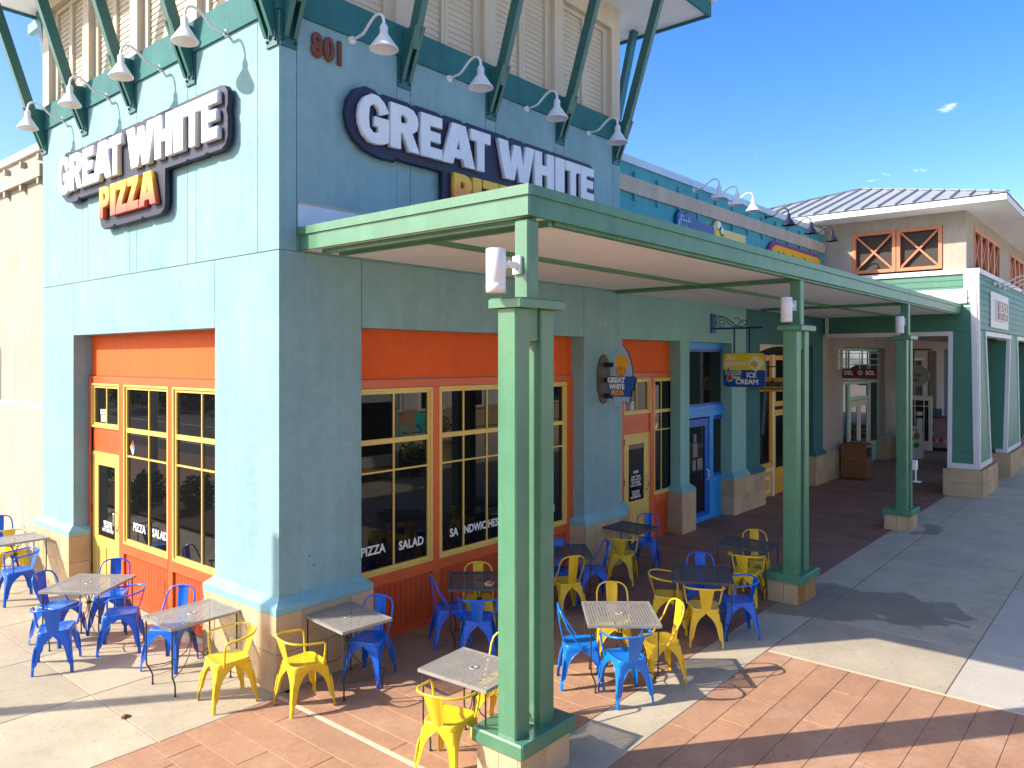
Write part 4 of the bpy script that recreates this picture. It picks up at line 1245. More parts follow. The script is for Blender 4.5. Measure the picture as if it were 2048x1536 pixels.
for t, u, z, sz, m_, kx in (('GREAT', .115, 3.125, .125, VINYL, .86), ('WHITE', .15, 3.02, .115, VINYL, .80), ('PIZZA', .19, 2.925, .10, mat('letter_amber', (0.85, 0.42, 0.02), 0.5), .88)):
    me = tmesh(t, sz, 0.003, bold=0.006, sx=kx); me.transform(Matrix.Translation((u, z, 0))); me.transform(YM(6.168)); obj('lettering', me, m_, ss)

# popcorn sign on scroll bracket
px0 = 10.84
ps = root('hanging_shop_sign', 'yellow and blue popcorn and ice cream sign hanging from a navy scroll bracket', 'sign', (px0, YR, 3.5))
bp = MB().box(px0 - 0.10, YR - 0.03, 4.08, px0 + 0.10, YR - 0.001, 4.50)
obj('wall_plate', bp, SIGNB, ps)
def S3(u, z): return (px0, YR - u, z)
obj('bar', MB().box(px0 - 0.018, YR - 1.12, 4.155, px0 + 0.018, YR - 0.03, 4.195), BLUEN, ps)
def spiral(cu, cz, r0, r1, a0, a1, n=20):
    return [S3(cu + (r0 + (r1 - r0) * i / n) * math.cos(R(a0 + (a1 - a0) * i / n)), cz + (r0 + (r1 - r0) * i / n) * math.sin(R(a0 + (a1 - a0) * i / n))) for i in range(n + 1)]
scrolls = MB()
scrolls.tube(spiral(.20, 4.30, .015, .125, 0, -640, 34), 0.009, 6)
scrolls.tube([S3(.06, 4.44), S3(.18, 4.45), S3(.30, 4.41), S3(.42, 4.32), S3(.54, 4.23), S3(.63, 4.205), S3(.72, 4.22), S3(.775, 4.28), S3(.75, 4.335), S3(.70, 4.345), S3(.665, 4.31), S3(.69, 4.285)], 0.010, 6)
scrolls.tube([S3(.18, 4.43), S3(.30, 4.37), S3(.38, 4.27), S3(.48, 4.21), S3(.57, 4.215), S3(.625, 4.28), S3(.63, 4.34), S3(.585, 4.395), S3(.52, 4.39), S3(.50, 4.365)], 0.010, 6)
obj('scroll', scrolls, BLUEN, ps)
for u in (.50, .84):
    obj('hanger', MB().box(px0 - 0.012, YR - u - 0.016, 3.64, px0 + 0.012, YR - u + 0.016, 4.155), BLUEN, ps)
U0, U1, Z0, Z1 = .26, 1.18, 2.93, 3.65
pm = lambda dx: Matrix.Translation((px0 + dx, YR, 0)) @ LEFT
def lay2(rings, m_, dx, name, t=0.004):
    me = curve_mesh(rings, t); me.transform(pm(dx)); return obj(name, me, m_, ps)
lay2([rrect(U0, Z0, U1, Z1, .09)], SIGNB, 0.0, 'board', 0.02)
lay2([[(U0 + .004, 3.29), (U1 - .004, 3.29)] + arc(U1 - .09, Z1 - .09, .084, 0, 90, 5) + arc(U0 + .09, Z1 - .09, .084, 90, 180, 5)], SIGNY, -0.022, 'yellow_half')
lay2([rrect(U0 + .32, Z0 + .30, U0 + .33, Z0 + .31, .002, 1)], SIGNY, -0.024, 'dot')
def t2(t, u, z, sz, m_, dx=-0.030, **k):
    me = tmesh(t, sz, 0.002, **k); me.transform(Matrix.Translation((u, z, 0))); me.transform(pm(dx)); return obj('lettering', me, m_, ps)
CRM = mat('cream_print', (0.80, 0.74, 0.55), 0.5)
t2('doc', U0 + .07, 3.49, .155, CRM, bold=.006, sx=.95)
t2('popcorn', U0 + .02, 3.385, .155, CRM, bold=.005, sx=.92)
puffs = MB()
for cu, cz, r_ in ((.70, 3.50, .085), (.80, 3.44, .08), (.70, 3.37, .085), (.62, 3.43, .07), (.78, 3.37, .06), (.72, 3.30, .04)):
    lay2([arc(U0 + cu, cz, r_, 0, 348, 16)], CRM, -0.026 - cu * 0.002, 'popcorn_puff', 0.002)
t2('dp', U0 + .615, 3.37, .17, mat('olive_print', (0.62, 0.42, 0.01), 0.5), dx=-0.034, bold=.012, sx=.9)
t2('dippin', U0 + .04, 3.20, .20, CRM, bold=.016, sx=.72, shear=0.2)
t2('dippin', U0 + .045, 3.203, .19, mat('deep_cyan', (0.02, 0.18, 0.30)), dx=-0.034, bold=.002, sx=.74, shear=0.2)
t2('dots', U0 + .24, 3.10, .10, CRM, bold=.004, sx=.8, shear=0.2)
lay2([arc(U0 + .15, 3.115, .075, 0, 348, 18)], CRM, -0.026, 'ball_rim', 0.002)
lay2([arc(U0 + .15, 3.12, .062, 0, 348, 18)], mat('red_ball', (0.55, 0.07, 0.02), 0.3), -0.031, 'ball', 0.003)
t2('ICE', U0 + .52, 3.135, .145, VINYL, bold=.005, sx=1.0)
t2('CREAM', U0 + .28, 2.995, .145, VINYL, bold=.005, sx=1.05)

# orange hot-dog shop sign hanging further along
ns = root('hanging_shop_sign', 'orange oval shop sign with dark script hanging in front of the mustard shopfront', 'sign', (13.2, YR, 3.0))
pm = lambda dx: Matrix.Translation((13.2 + dx, YR, 0)) @ LEFT
me = curve_mesh([rrect(.06, 2.76, .86, 3.08, .08)], 0.025, .004); me.transform(pm(0)); obj('board', me, SIGNO, ns)
me = tmesh('Nathan\'s', .22, .003, bold=.008, sx=.86); me.transform(Matrix.Translation((.10, 2.88, 0))); me.transform(pm(-.034)); obj('lettering', me, mat('black_print', (0.01, 0.02, 0.02), 0.5), ns)
me = curve_mesh([rrect(.10, 2.81, .82, 2.832, .01, 1)], 0.002); me.transform(pm(-.032)); obj('underline', me, mat('black_print', (0.01, 0.02, 0.02), 0.5), ns)
obj('bar', MB().box(13.18, YR - .9, 3.33, 13.22, YR - 0.002, 3.355), BLACK, ns)
obj('hanger', MB().box(13.19, YR - .20, 3.08, 13.21, YR - .18, 3.33), BLACK, ns)

# ------------------------------------------------------------------ green clapboard arcade building
GX, GY = 17.95, -3.58
gb = root('clapboard_arcade_building', 'green clapboard arcade building with white trim, cream clerestory and metal roof', 'building', (GX, GY, 0))
GXE = 34.0
ZT = 5.82
BH = 0.165


def clap(poly_fn, z0, z1, axis, sgn, base, label=None):
    """lapped boards; poly_fn(z)->(a0,a1) extent at height z. axis 'x': boards face -X at x=base, 'y': face -Y at y=base"""
    z = z0
    while z < z1 - 0.01:
        zb, zt = z, min(z + BH, z1)
        a0, a1 = poly_fn(zb); b0, b1 = poly_fn(zt)
        lo, hi = base - 0.022, base - 0.006
        if axis == 'x':
            m = MB().hexa([(lo, a0, zb), (lo, a1, zb), (base + .02, a1, zb), (base + .02, a0, zb)], [(hi, b0, zt), (hi, b1, zt), (base + .02, b1, zt), (base + .02, b0, zt)])
        else:
            m = MB().hexa([(a0, lo, zb), (a1, lo, zb), (a1, base + .02, zb), (a0, base + .02, zb)], [(b0, hi, zt), (b1, hi, zt), (b1, base + .02, zt), (b0, base + .02, zt)])
        obj('clapboard', m, CLAP, gb)
        z += BH


# -X face: beam above opening, tapered corner pier
clap(lambda z: (-3.44, 0.247), 4.25, ZT - 0.1, 'x', -1, GX)
def pierL(z):     # inner edge, outer edge at height z of corner pier on -X face
    t = max(0, min(1, (z - 0.78) / 3.44))
    return (-3.52 + 0.08 * t, -3.02 - 0.01 * t)
clap(lambda z: pierL(z), 0.80, 4.25, 'x', -1, GX)
core = MB().box(GX + 0.021, GY + .06, 4.23, GX + 0.3, 0.30, ZT)
core.box(GX + .021, GY + 0.03, 0.75, GX + .9, -3.02, 4.25)
core.box(GX + 0.3, GY + 0.021, 4.26, GXE, GY + 0.35, ZT)
obj('frame_core', core, CLAP, gb)
tr = MB()
def tbar_x(p0, p1, w=0.10, out=0.045):   # bar on -X face between (y,z) points
    (y0_, z0_), (y1_, z1_) = p0, p1
    if abs(z1_ - z0_) > abs(y1_ - y0_):
        tr.hexa([(GX - out, y0_ - w / 2, z0_), (GX - out, y0_ + w / 2, z0_), (GX + .02, y0_ + w / 2, z0_), (GX + .02, y0_ - w / 2, z0_)],
                [(GX - out, y1_ - w / 2, z1_), (GX - out, y1_ + w / 2, z1_), (GX + .02, y1_ + w / 2, z1_), (GX + .02, y1_ - w / 2, z1_)])
    else:
        tr.hexa([(GX - out, y0_, z0_ - w / 2), (GX - out, y1_, z1_ - w / 2), (GX + .02, y1_, z1_ - w / 2), (GX + .02, y0_, z0_ - w / 2)],
                [(GX - out, y0_, z0_ + w / 2), (GX - out, y1_, z1_ + w / 2), (GX + .02, y1_, z1_ + w / 2), (GX + .02, y0_, z0_ + w / 2)])
tbar_x((-2.965, .84), (-2.99, 4.13))
tbar_x((-3.04, 4.185), (0.18, 4.185), 0.115, 0.043)
tbar_x((-3.62, .765), (-2.915, .765), 0.145, 0.047)
tbar_x((-3.57, .84), (-3.495, ZT - .1), 0.125)
tbar_x((0.135, 4.245), (0.135, 4.69), 0.09)
tr.box(GX - 0.06, GY - 0.06, ZT - 0.1, GX + 0.02, 0.24, ZT + 0.02)
obj('trim', tr, WTRIM, gb)
# white framed box over the canopy end
wb = MB().box(GX - 0.06, -3.36, 4.96, GX - 0.026, -0.4, 5.33)
wbo = obj('sign_frame', wb, WTRIM, gb)
obj('moulding', MB().box(GX - 0.072, -3.28, 5.20, GX - 0.061, -0.48, 5.22).box(GX - 0.072, -3.28, 4.98, GX - 0.061, -3.26, 5.199), mat('shadow_groove', (0.5, 0.5, 0.5), 0.6), wbo)  # grey bars draw the frame's shadow lines as colour
# -Y face: tapered piers and openings
piers = [(GX, 19.0, 20.0), (24.2, 25.3, 26.5)]   # handled individually below
def tap(xt0, xt1, xb0, xb1):
    return lambda z: ((xb0 + (xt0 - xb0) * (z - .8) / 3.4), (xb1 + (xt1 - xb1) * (z - .8) / 3.4))
clap(lambda z: (GX + .14, GXE), 4.30, ZT - 0.1, 'y', -1, GY)
P1 = tap(GX + .12, 18.95, GX + .30, 19.75)
P2 = tap(23.35, 24.8, 22.7, 25.3)
P3 = tap(29.3, 30.7, 28.7, 31.2)
for Pq in (P1, P2, P3):
    clap(Pq, 0.80, 4.30, 'y', -1, GY)
ty = MB()
def tbar_y(p0, p1, w=0.12, out=0.045):
    (x0_, z0_), (x1_, z1_) = p0, p1
    if abs(z1_ - z0_) > abs(x1_ - x0_):
        ty.hexa([(x0_ - w / 2, GY - out, z0_), (x0_ + w / 2, GY - out, z0_), (x0_ + w / 2, GY + .3, z0_), (x0_ - w / 2, GY + .3, z0_)],
                [(x1_ - w / 2, GY - out, z1_), (x1_ + w / 2, GY - out, z1_), (x1_ + w / 2, GY + .3, z1_), (x1_ - w / 2, GY + .3, z1_)])
    else:
        ty.hexa([(x0_, GY - out - .001, z0_ - w / 2), (x1_, GY - out - .001, z1_ - w / 2), (x1_, GY + .3, z1_ - w / 2), (x0_, GY + .3, z0_ - w / 2)],
                [(x0_, GY - out - .001, z0_ + w / 2), (x1_, GY - out - .001, z1_ + w / 2), (x1_, GY + .3, z1_ + w / 2), (x0_, GY + .3, z0_ + w / 2)])
tbar_y((GX + .20, .84), (GX + .03, ZT - .1), .14)
tbar_y((19.80, .84), (19.0, 4.14), .12)
for a, b in ((18.92, 23.45), (24.7, 29.4)):
    tbar_y((a, 4.20), (b, 4.20), .12)
for a, b in ((22.65, 23.3), (28.65, 29.25)):
    tbar_y((a, .84), (b, 4.14), .12)
for a, b in ((25.35, 24.85), (31.25, 30.75)):
    tbar_y((a, .84), (b, 4.14), .12)
ty.box(GX + .1, GY - .055, .70, 19.9, GY + .25, .835).box(22.55, GY - .055, .70, 25.45, GY + .25, .835).box(28.6, GY - .055, .70, 31.35, GY + .25, .835)
ty.box(GX + .02, GY - 0.06, ZT - 0.1, GXE, GY + .3, ZT + 0.02)
obj('trim', ty, WTRIM, gb)
# piers' inner sides (green boards facing -X, seen through the openings)
for a, b in ((22.62, 23.28), (28.62, 29.23)):
    clapx = []
    z = .80
    while z < 4.1:
        t0 = (z - .8) / 3.4; t1 = (z + BH - .8) / 3.4
        xa, xb_ = a + (b - a) * t0 - .06, a + (b - a) * t1 - .06
        obj('clapboard', MB().hexa([(xa - .018, GY + .06, z), (xa - .018, GY + .62, z), (xa + .05, GY + .62, z), (xa + .05, GY + .06, z)], [(xb_, GY + .06, z + BH), (xb_, GY + .62, z + BH), (xb_ + .05, GY + .62, z + BH), (xb_ + .05, GY + .06, z + BH)]), CLAP, gb)
        z += BH
    obj('trim', MB().hexa([(a - .13, GY + .62, .8), (a - .13, GY + .74, .8), (a + .05, GY + .74, .8), (a + .05, GY + .62, .8)], [(b - .13, GY + .62, 4.13), (b - .13, GY + .74, 4.13), (b + .05, GY + .74, 4.13), (b + .05, GY + .62, 4.13)]), WTRIM, gb)
    obj('pier_core', MB().hexa([(a + .05, GY + .25, .7), (a + 2.5, GY + .25, .7), (a + 2.5, GY + .7, .7), (a + .05, GY + .7, .7)], [(b + .05, GY + .25, 4.2), (b + 1.3, GY + .25, 4.2), (b + 1.3, GY + .7, 4.2), (b + .05, GY + .7, 4.2)]), CLAP, gb)
plinth(gb, GX - 0.17, -3.74, 20.1, -2.84, 0.70, course=.35, blk=.62, faces='flr')
plinth(gb, 22.35, -3.74, 25.6, -2.84, 0.70, course=.35, blk=.8, faces='flr')
plinth(gb, 28.4, -3.74, 31.5, -2.84, 0.70, course=.35, blk=.9, faces='flr')
# arcade ceiling and inner wall
obj('arcade_ceiling', MB().box(GX + .3, GY + .35, 4.30, 40, YR, 4.36), CREAM, gb)
iw = MB()
for a0, z0, a1, z1 in ((GX, .9, 19.75, 4.30), (24.45, .9, 27.6, 4.3), (32.5, .0, 34.0, 4.3), (19.75, 3.9, 24.45, 4.3), (27.6, 3.9, 32.5, 4.3), (34, 4.0, 40, 4.3)):
    iw.box(a0, YR, z0, a1, YR + .3, z1)
iw.box(GX + .02, YR + .32, 0, 34.0, 1.6, 4.35)
iw.box(39.0, -3.0, 0, 39.2, 3, 4.3)
obj('inner_wall', iw, CREAM, gb)
for a0, a1 in ((GX, 19.85), (24.35, 27.7)):
    plinth(gb, a0, YR - .1, a1, YR + .28, .74, faces='flr', blk=.5)
lg = MB(); ledge(lg, GX, YR, 19.75, YR + .2, z=.74, open_sides='l'); obj('ledge', lg, CREAM, gb)
lg = MB(); ledge(lg, 24.45, YR, 27.6, YR + .2, z=.74); obj('ledge', lg, CREAM, gb)
# sun shop front, mint frames
DG = YR + .25
window(gb, Fq, 19.75, 2.86, 24.45, 3.88, [20.9, 21.15, 23.2, 23.45], [], MINTP, .09, DG, GLASS2, .07)
window(gb, Fq, 19.75, .6, 21.0, 2.82, [], [], MINTP, .10, DG, GLASS2)
window(gb, Fq, 23.35, .6, 24.45, 2.82, [], [], MINTP, .10, DG, GLASS2)
window(gb, Fq, 21.1, 2.2, 23.25, 2.80, [], [], MINTP, .10, DG, GLASS2)
for a in (21.05, 23.3):
    b = MB(); Fq(b, a - .05, 0, a + .05, 2.86, DG - .05, DG + .02); obj('post', b, MINTP, gb)
b = MB(); Fq(b, 19.75, 0, 21.0, .6, DG - .03, DG + .02); Fq(b, 23.35, 0, 24.45, .6, DG - .03, DG + .02); obj('panel', b, mat('aqua_panel', (0.22, 0.50, 0.50), .5), gb)
for a0, a1 in ((21.12, 22.17), (22.19, 23.24)):
    b = MB(); frame_rect(b, Fq, a0, .02, a1, 2.17, .2, DG - .02, DG + .02); dd_ = obj('door', b, CREAMP, gb)
    b = MB(); Fq(b, a0 + .2, .22, a1 - .2, 1.97, DG - .006, DG + .006); obj('pane', b, GLASS2, dd_)
# far red-brown shop front
window(gb, Fq, 28.0, .5, 29.5, 2.6, [], [2.0 and (2.0, .03)], mat('red_brown_paint', (0.20, 0.06, 0.04), .5), .18, DG, GLASS2)
window(gb, Fq, 29.6, .5, 31.0, 2.6, [], [], mat('red_brown_paint', (0.20, 0.06, 0.04), .5), .18, DG, GLASS2)
window(gb, Fq, 28.0, 2.8, 29.5, 3.6, [], [], CREAMP, .12, DG, GLASS2)
window(gb, Fq, 29.6, 2.8, 31.0, 3.6, [], [], CREAMP, .12, DG, GLASS2)
obj('dark_recess', MB().box(34.0, YR + .02, 0, 38.9, YR + .06, 4.0), mat('slate_blue_paint', (0.03, 0.07, 0.09), .5), gb)

# clerestory
CYc, CXc = -3.33, 18.0
cl = MB()
def cbar(m, y0_, z0_, y1_, z1_, x0_=CXc, x1_=CXc + .25): m.box(x0_, y0_, z0_, x1_, y1_, z1_)
cbar(cl, CYc, ZT, -2.79, 7.75); cbar(cl, -0.54, ZT, 0.35, 7.75); cbar(cl, -2.79, 7.04, -.54, 7.75)
cl.box(CXc, .35, ZT, CXc + .25, 5.5, 7.75)
for a0, a1, z0, z1 in ((CXc + .25, 19.05, ZT, 7.75), (23.3, 25.45, ZT, 7.75), (29.7, GXE, ZT, 7.75), (19.05, 23.3, 7.05, 7.75), (25.45, 29.7, 7.05, 7.75)):
    cl.box(a0, CYc, z0, a1, CYc + .25, z1)
obj('clerestory_wall', cl, CREAM, gb)
obj('dark_room', MB().box(CXc + .35, CYc + .35, ZT, GXE, 5.4, 7.5), DARK, gb)


def xwin_x(y0_, y1_, z0_, z1_):
    m = MB(); fw = .09; x_ = CXc
    m.box(x_ - .03, y0_, z0_, x_ + .12, y1_, z0_ + fw); m.box(x_ - .03, y0_, z1_ - fw, x_ + .12, y1_, z1_)
    m.box(x_ - .03, y0_, z0_ + fw, x_ + .12, y0_ + fw, z1_ - fw); m.box(x_ - .03, y1_ - fw, z0_ + fw, x_ + .12, y1_, z1_ - fw)
    w_ = obj('window', m, CORAL, gb)
    for p, q in (((y0_ + fw, z0_ + fw), (y1_ - fw, z1_ - fw)), ((y0_ + fw, z1_ - fw), (y1_ - fw, z0_ + fw))):
        d = 0.0 if p[1] < q[1] else 0.003
        h = .035
        obj('cross_bar', MB().hexa([(x_ + d, p[0], p[1] - h), (x_ + d, q[0], q[1] - h), (x_ + .05 + d, q[0], q[1] - h), (x_ + .05 + d, p[0], p[1] - h)],
                                   [(x_ + d, p[0], p[1] + h), (x_ + d, q[0], q[1] + h), (x_ + .05 + d, q[0], q[1] + h), (x_ + .05 + d, p[0], p[1] + h)]), CORAL, w_)
    obj('screen', MB().box(x_ + .09, y0_ + fw, z0_ + fw, x_ + .10, y1_ - fw, z1_ - fw), mat('bronze_screen', (0.035, 0.027, 0.018), .6), w_)


xwin_x(-2.78, -1.68, 5.90, 7.04); xwin_x(-1.66, -.54, 5.90, 7.04)


def xwin_y(x0_, x1_, z0_, z1_):
    m = MB(); fw = .09; y_ = CYc
    m.box(x0_, y_ - .02, z0_, x1_, y_ + .12, z0_ + fw); m.box(x0_, y_ - .02, z1_ - fw, x1_, y_ + .12, z1_)
    m.box(x0_, y_ - .02, z0_ + fw, x0_ + fw, y_ + .12, z1_ - fw); m.box(x1_ - fw, y_ - .02, z0_ + fw, x1_, y_ + .12, z1_ - fw)
    w_ = obj('window', m, CORAL, gb)
    for i_, (p, q) in enumerate((((x0_ + fw, z0_ + fw), (x1_ - fw, z1_ - fw)), ((x0_ + fw, z1_ - fw), (x1_ - fw, z0_ + fw)))):
        d = 0.003 * i_; h = .035
        obj('cross_bar', MB().hexa([(p[0], y_ + d, p[1] - h), (q[0], y_ + d, q[1] - h), (q[0], y_ + .05 + d, q[1] - h), (p[0], y_ + .05 + d, p[1] - h)],
                                   [(p[0], y_ + d, p[1] + h), (q[0], y_ + d, q[1] + h), (q[0], y_ + .05 + d, q[1] + h), (p[0], y_ + .05 + d, p[1] + h)]), CORAL, w_)
    obj('screen', MB().box(x0_ + fw, y_ + .09, z0_ + fw, x1_ - fw, y_ + .10, z1_ - fw), mat('bronze_screen', (0.035, 0.027, 0.018), .6), w_)


for base_ in (19.05, 25.45):
    for k in range(4):
        xwin_y(base_ + k * 1.0625 + .002, base_ + (k + 1) * 1.0625 - .002, 5.90, 7.05)

# hipped standing seam roof
EX, EY, EZ = 17.05, -4.33, 7.36
YN = 4.9
RX_A, RY_A, RZ_A = 21.6, 0.27, 9.03
so = MB().box(EX + .04, EY + .04, EZ, 40, YN - .04, EZ + .06)
obj('soffit', so, SOFFIT, gb)
obj('fascia', MB().box(EX, EY, EZ - .0, EX + .04, YN, EZ + .15).box(EX + .04, EY, EZ - .0, 40, EY + .04, EZ + .15), WTRIM, gb)
rf = MB()
e_ = .03; zr = EZ + .17
A = Vector((EX - e_, EY - e_, zr)); Bc = Vector((EX - e_, YN + e_, zr)); Cc = Vector((RX_A, RY_A, RZ_A)); Dd = Vector((40, EY - e_, zr)); Ee = Vector((40, RY_A, RZ_A)); Fv = Vector((40, YN, zr))
rf.add([A, Bc, Cc], [(0, 1, 2)]); rf.add([A, Cc, Ee, Dd], [(0, 1, 2, 3)]); rf.add([Bc, Fv, Ee, Cc], [(0, 1, 2, 3)])
rf.add([A, Bc, Fv, Dd], [(0, 1, 2, 3)])
roof = obj('roof', rf, ROOFM, gb)
def seam(p, q, w=.022, h=.05):
    p = Vector(p); q = Vector(q); d = (q - p).normalized(); side = d.cross(Vector((0, 0, 1))).normalized() * w / 2; up_ = side.cross(d).normalized() * h
    if up_.z < 0: up_ = -up_
    obj('seam', MB().hexa([p - side, p + side, q + side, q - side], [p - side + up_, p + side + up_, q + side + up_, q - side + up_]), ROOFS, roof)
y = EY + .35
while y < YN - .2:
    # slope plane at x from A-B up to C: top of the seam lies on a hip
    t = (y - A.y) / (Cc.y - A.y) if y < Cc.y else (Bc.y - y) / (Bc.y - Cc.y)
    seam((A.x, y, A.z + .002), (A.x + (Cc.x - A.x) * t, y, A.z + (Cc.z - A.z) * t + .002))
    y += .42
seam(A + Vector((0, 0, .01)), Cc + Vector((0, 0, .01)), .12, .03); seam(Bc + Vector((0, 0, .01)), Cc + Vector((0, 0, .01)), .12, .03)
seam(Cc + Vector((0, 0, .01)), Ee + Vector((0, 0, .01)), .14, .03)
x = EX + 1.0
while x < 34:
    t = min(1, (x - A.x) / (Cc.x - A.x))
    seam((x, A.y, A.z + .002), (x, A.y + (Cc.y - A.y) * t, A.z + (Cc.z - A.z) * t + .002)); x += .42

# sun-shop signs
s = root('wall_sign', 'square brick red shop sign on a white panel on the green clapboard wall', 'sign', (21.3, GY, 5))
obj('panel', MB().box(19.75, GY - .045, 4.40, 22.85, GY - .024, 5.38), WTRIM, s)
obj('frame', MB().box(20.45, GY - .10, 4.60, 22.3, GY - .046, 5.18), WTRIM, s)
obj('face', MB().box(20.53, GY - .112, 4.64, 22.22, GY - .101, 5.14), mat('brick_print', (0.34, 0.10, 0.06), .5), s)
text_on(s, 'DEL SOL', (20.60, GY - .116, 4.82), RIGHT, .40, ext=.002, bold=.010, sx=.98)
text_on(s, 'COLOR CHANGE', (20.66, GY - .116, 4.68), RIGHT, .13, ext=.002, bold=.002, sx=1.2)
me = curve_mesh([arc(21.38, 5.03, .07, 0, 350, 12)], .003); place(me, RIGHT, (0, GY - .117, 0)); obj('sun_mark', me, VINYL, s)
hx = 19.30
hs_ = root('hanging_shop_sign', 'maroon sign with a white sun mark hanging below a white rail bracket', 'sign', (hx, YR, 3.1))
pm3 = lambda dx: Matrix.Translation((hx + dx, YR, 0)) @ LEFT
obj('board', MB().box(hx - .02, YR - 1.10, 2.95, hx + .02, YR - .12, 3.24), MAROON, hs_)
for t, u, z, sz, kx in (('DEL', .18, 3.065, .17, .85), ('SOL', .78, 3.065, .17, .85)):
    me = tmesh(t, sz, .002, bold=.005, sx=kx); me.transform(Matrix.Translation((u, z, 0))); me.transform(pm3(-.024)); obj('lettering', me, VINYL, hs_)
me = tmesh('COLOR CHANGE', .07, .002, sx=1.4); me.transform(Matrix.Translation((.22, 2.98, 0))); me.transform(pm3(-.024)); obj('lettering', me, mat('faded_red_print', (0.35, 0.06, 0.05)), hs_)
me = curve_mesh([arc(.635, 3.125, .055, 0, 350, 12), arc(.635, 3.125, .035, 0, 350, 12)], .002); me.transform(pm3(-.024)); obj('sun_mark', me, VINYL, hs_)
for k_ in range(10):
    a_ = R(36 * k_); me = curve_mesh([[(.635 + .065 * math.cos(a_ - .1), 3.125 + .065 * math.sin(a_ - .1)), (.635 + .095 * math.cos(a_), 3.125 + .095 * math.sin(a_)), (.635 + .065 * math.cos(a_ + .1), 3.125 + .065 * math.sin(a_ + .1))]], .002)
    me.transform(pm3(-.024)); obj('sun_ray', me, VINYL, hs_)
for z in (3.36, 3.53, 3.70):
    obj('rail', MB().box(hx - .012, YR - 1.18, z - .012, hx + .012, YR - .001, z + .012), WTRIM, hs_)
obj('wall_plate', MB().box(hx - .06, YR - .025, 3.22, hx + .06, YR - .001, 3.82), WTRIM, hs_)
obj('drop_rod', MB().box(hx - .01, YR - .62, 3.24, hx + .01, YR - .60, 3.72), WTRIM, hs_)
# oval smoothie sign further in
so_ = root('hanging_oval_sign', 'pale oval smoothie shop sign hanging from a dark red bracket', 'sign', (25.7, YR, 3.1))
pm4 = lambda dx: Matrix.Translation((25.7 + dx, YR, 0)) @ LEFT
me = curve_mesh([arc(.62, 2.95, .52, 0, 352, 28, ry=.40)], .02, .004); me.transform(pm4(0)); obj('board', me, mat('sign_ivory', (0.55, 0.52, 0.46), .5), so_)
for t, u, z in (('SMOOTHIE', .24, 2.90), ('KING', .50, 2.72)):
    me = tmesh(t, .16, .002, bold=.003, sx=.8); me.transform(Matrix.Translation((u, z, 0))); me.transform(pm4(-.028)); obj('lettering', me, mat('dark_red_print', (0.18, 0.02, 0.03)), so_)
obj('bracket', MB().box(25.68, YR - 1.2, 3.86, 25.72, YR - .001, 3.90).box(25.68, YR - .65, 3.35, 25.72, YR - .61, 3.86), mat('maroon_iron', (0.10, 0.012, 0.016), .5), so_)

# lamps on the green wall (three white goosenecks at the frame edge)
labs = ['first of the white gooseneck lamps on the green clapboard wall', 'middle white gooseneck lamp on the green clapboard wall', 'last white gooseneck lamp on the green clapboard wall at the photo edge']
for i, a in enumerate((20.3, 21.2, 22.1)):
    o = copy_tree(lp); o.location = (a, GY - .03, 5.62); o.scale = (1, 1.5, 1.1); o['label'] = labs[i]; o['group'] = 'white gooseneck lamps on the green clapboard wall'

# ------------------------------------------------------------------ cream building on the left
cb = root('cream_side_building', 'cream stucco building with corbelled cornice at the left edge', 'building', (0.12, TD, 0))
XC = 0.06
obj('wall', MB().box(XC, TD + .03, 2.78, 6.5, 22, 7.0), CREAM, cb)
obj('lower_wall', MB().box(XC - .05, TD + .03, 0, 6.5, 22, 2.70), CREAM, cb)
obj('ledge', MB().hexa([(XC - .05, TD + .03, 2.70), (6.4, TD + .03, 2.70), (6.4, 22, 2.70), (XC - .05, 22, 2.70)], [(XC, TD + .03, 2.779), (6.4, TD + .03, 2.779), (6.4, 22, 2.779), (XC, 22, 2.779)]), CREAM, cb)
obj('cornice_band', MB().box(XC - .10, TD + .035, 6.53, XC - .002, 22, 6.74), CREAM, cb)
obj('coping', MB().box(XC - .06, TD + .032, 7.0, 6.5, 22.05, 7.12), WHITE, cb)
km = MB().box(-.085, -.045, -.05, 0, .045, .05).mesh('corbel'); km.materials.append(CREAM)
y = TD + .17; k = 0
while y < 14:
    inst('corbel', km, cb, (XC - .002, y, 6.87)); inst('corbel', km, cb, (XC - .002, y, 6.475)); y += .83
exec_after = None

# ------------------------------------------------------------------ litter bin, boards, case
tb = root('litter_bin', 'brown hooded litter bin beside the mint shopfront', 'bin', (19.3, -.2, 0))
bx0, bx1, by0, by1 = 18.98, 19.62, -.62, .08
obj('body', MB().box(bx0 + .02, by0 + .02, .05, bx1 - .02, by1 - .02, .86), BIN, tb)
for x_ in (bx0, bx1 - .03):
    pr = MB(); pr.prism([(by0, .04), (by1, .04), (by1, .93)] + [((by0 + by1) / 2 + .35 * math.cos(R(a_)), .93 + .12 * math.sin(R(a_))) for a_ in range(15, 180, 15)] + [(by0, .93)], lambda u, v, d: (x_ + d, u, v), 0, .03)
    obj('side_panel', pr, BIN, tb)
hd = MB(); pts_ = [((by0 + by1) / 2 + .37 * math.cos(R(a_)), .93 + .135 * math.sin(R(a_))) for a_ in range(0, 181, 15)]
for (u0, v0), (u1, v1) in zip(pts_[:-1], pts_[1:]):
    hd.hexa([(bx0 - .02, u0, v0), (bx1 + .02, u0, v0), (bx1 + .02, u0, v0 + .02), (bx0 - .02, u0, v0 + .02)], [(bx0 - .02, u1, v1), (bx1 + .02, u1, v1), (bx1 + .02, u1, v1 + .02), (bx0 - .02, u1, v1 + .02)])
obj('hood', hd, BIN, tb)
obj('opening', MB().box(bx0 + .12, by0 + .012, .66, bx1 - .12, by0 + .03, .88), DARK, tb)
obj('front_rail', MB().box(bx0 + .03, by0, .04, bx1 - .03, by0 + .019, .62), BIN, tb)
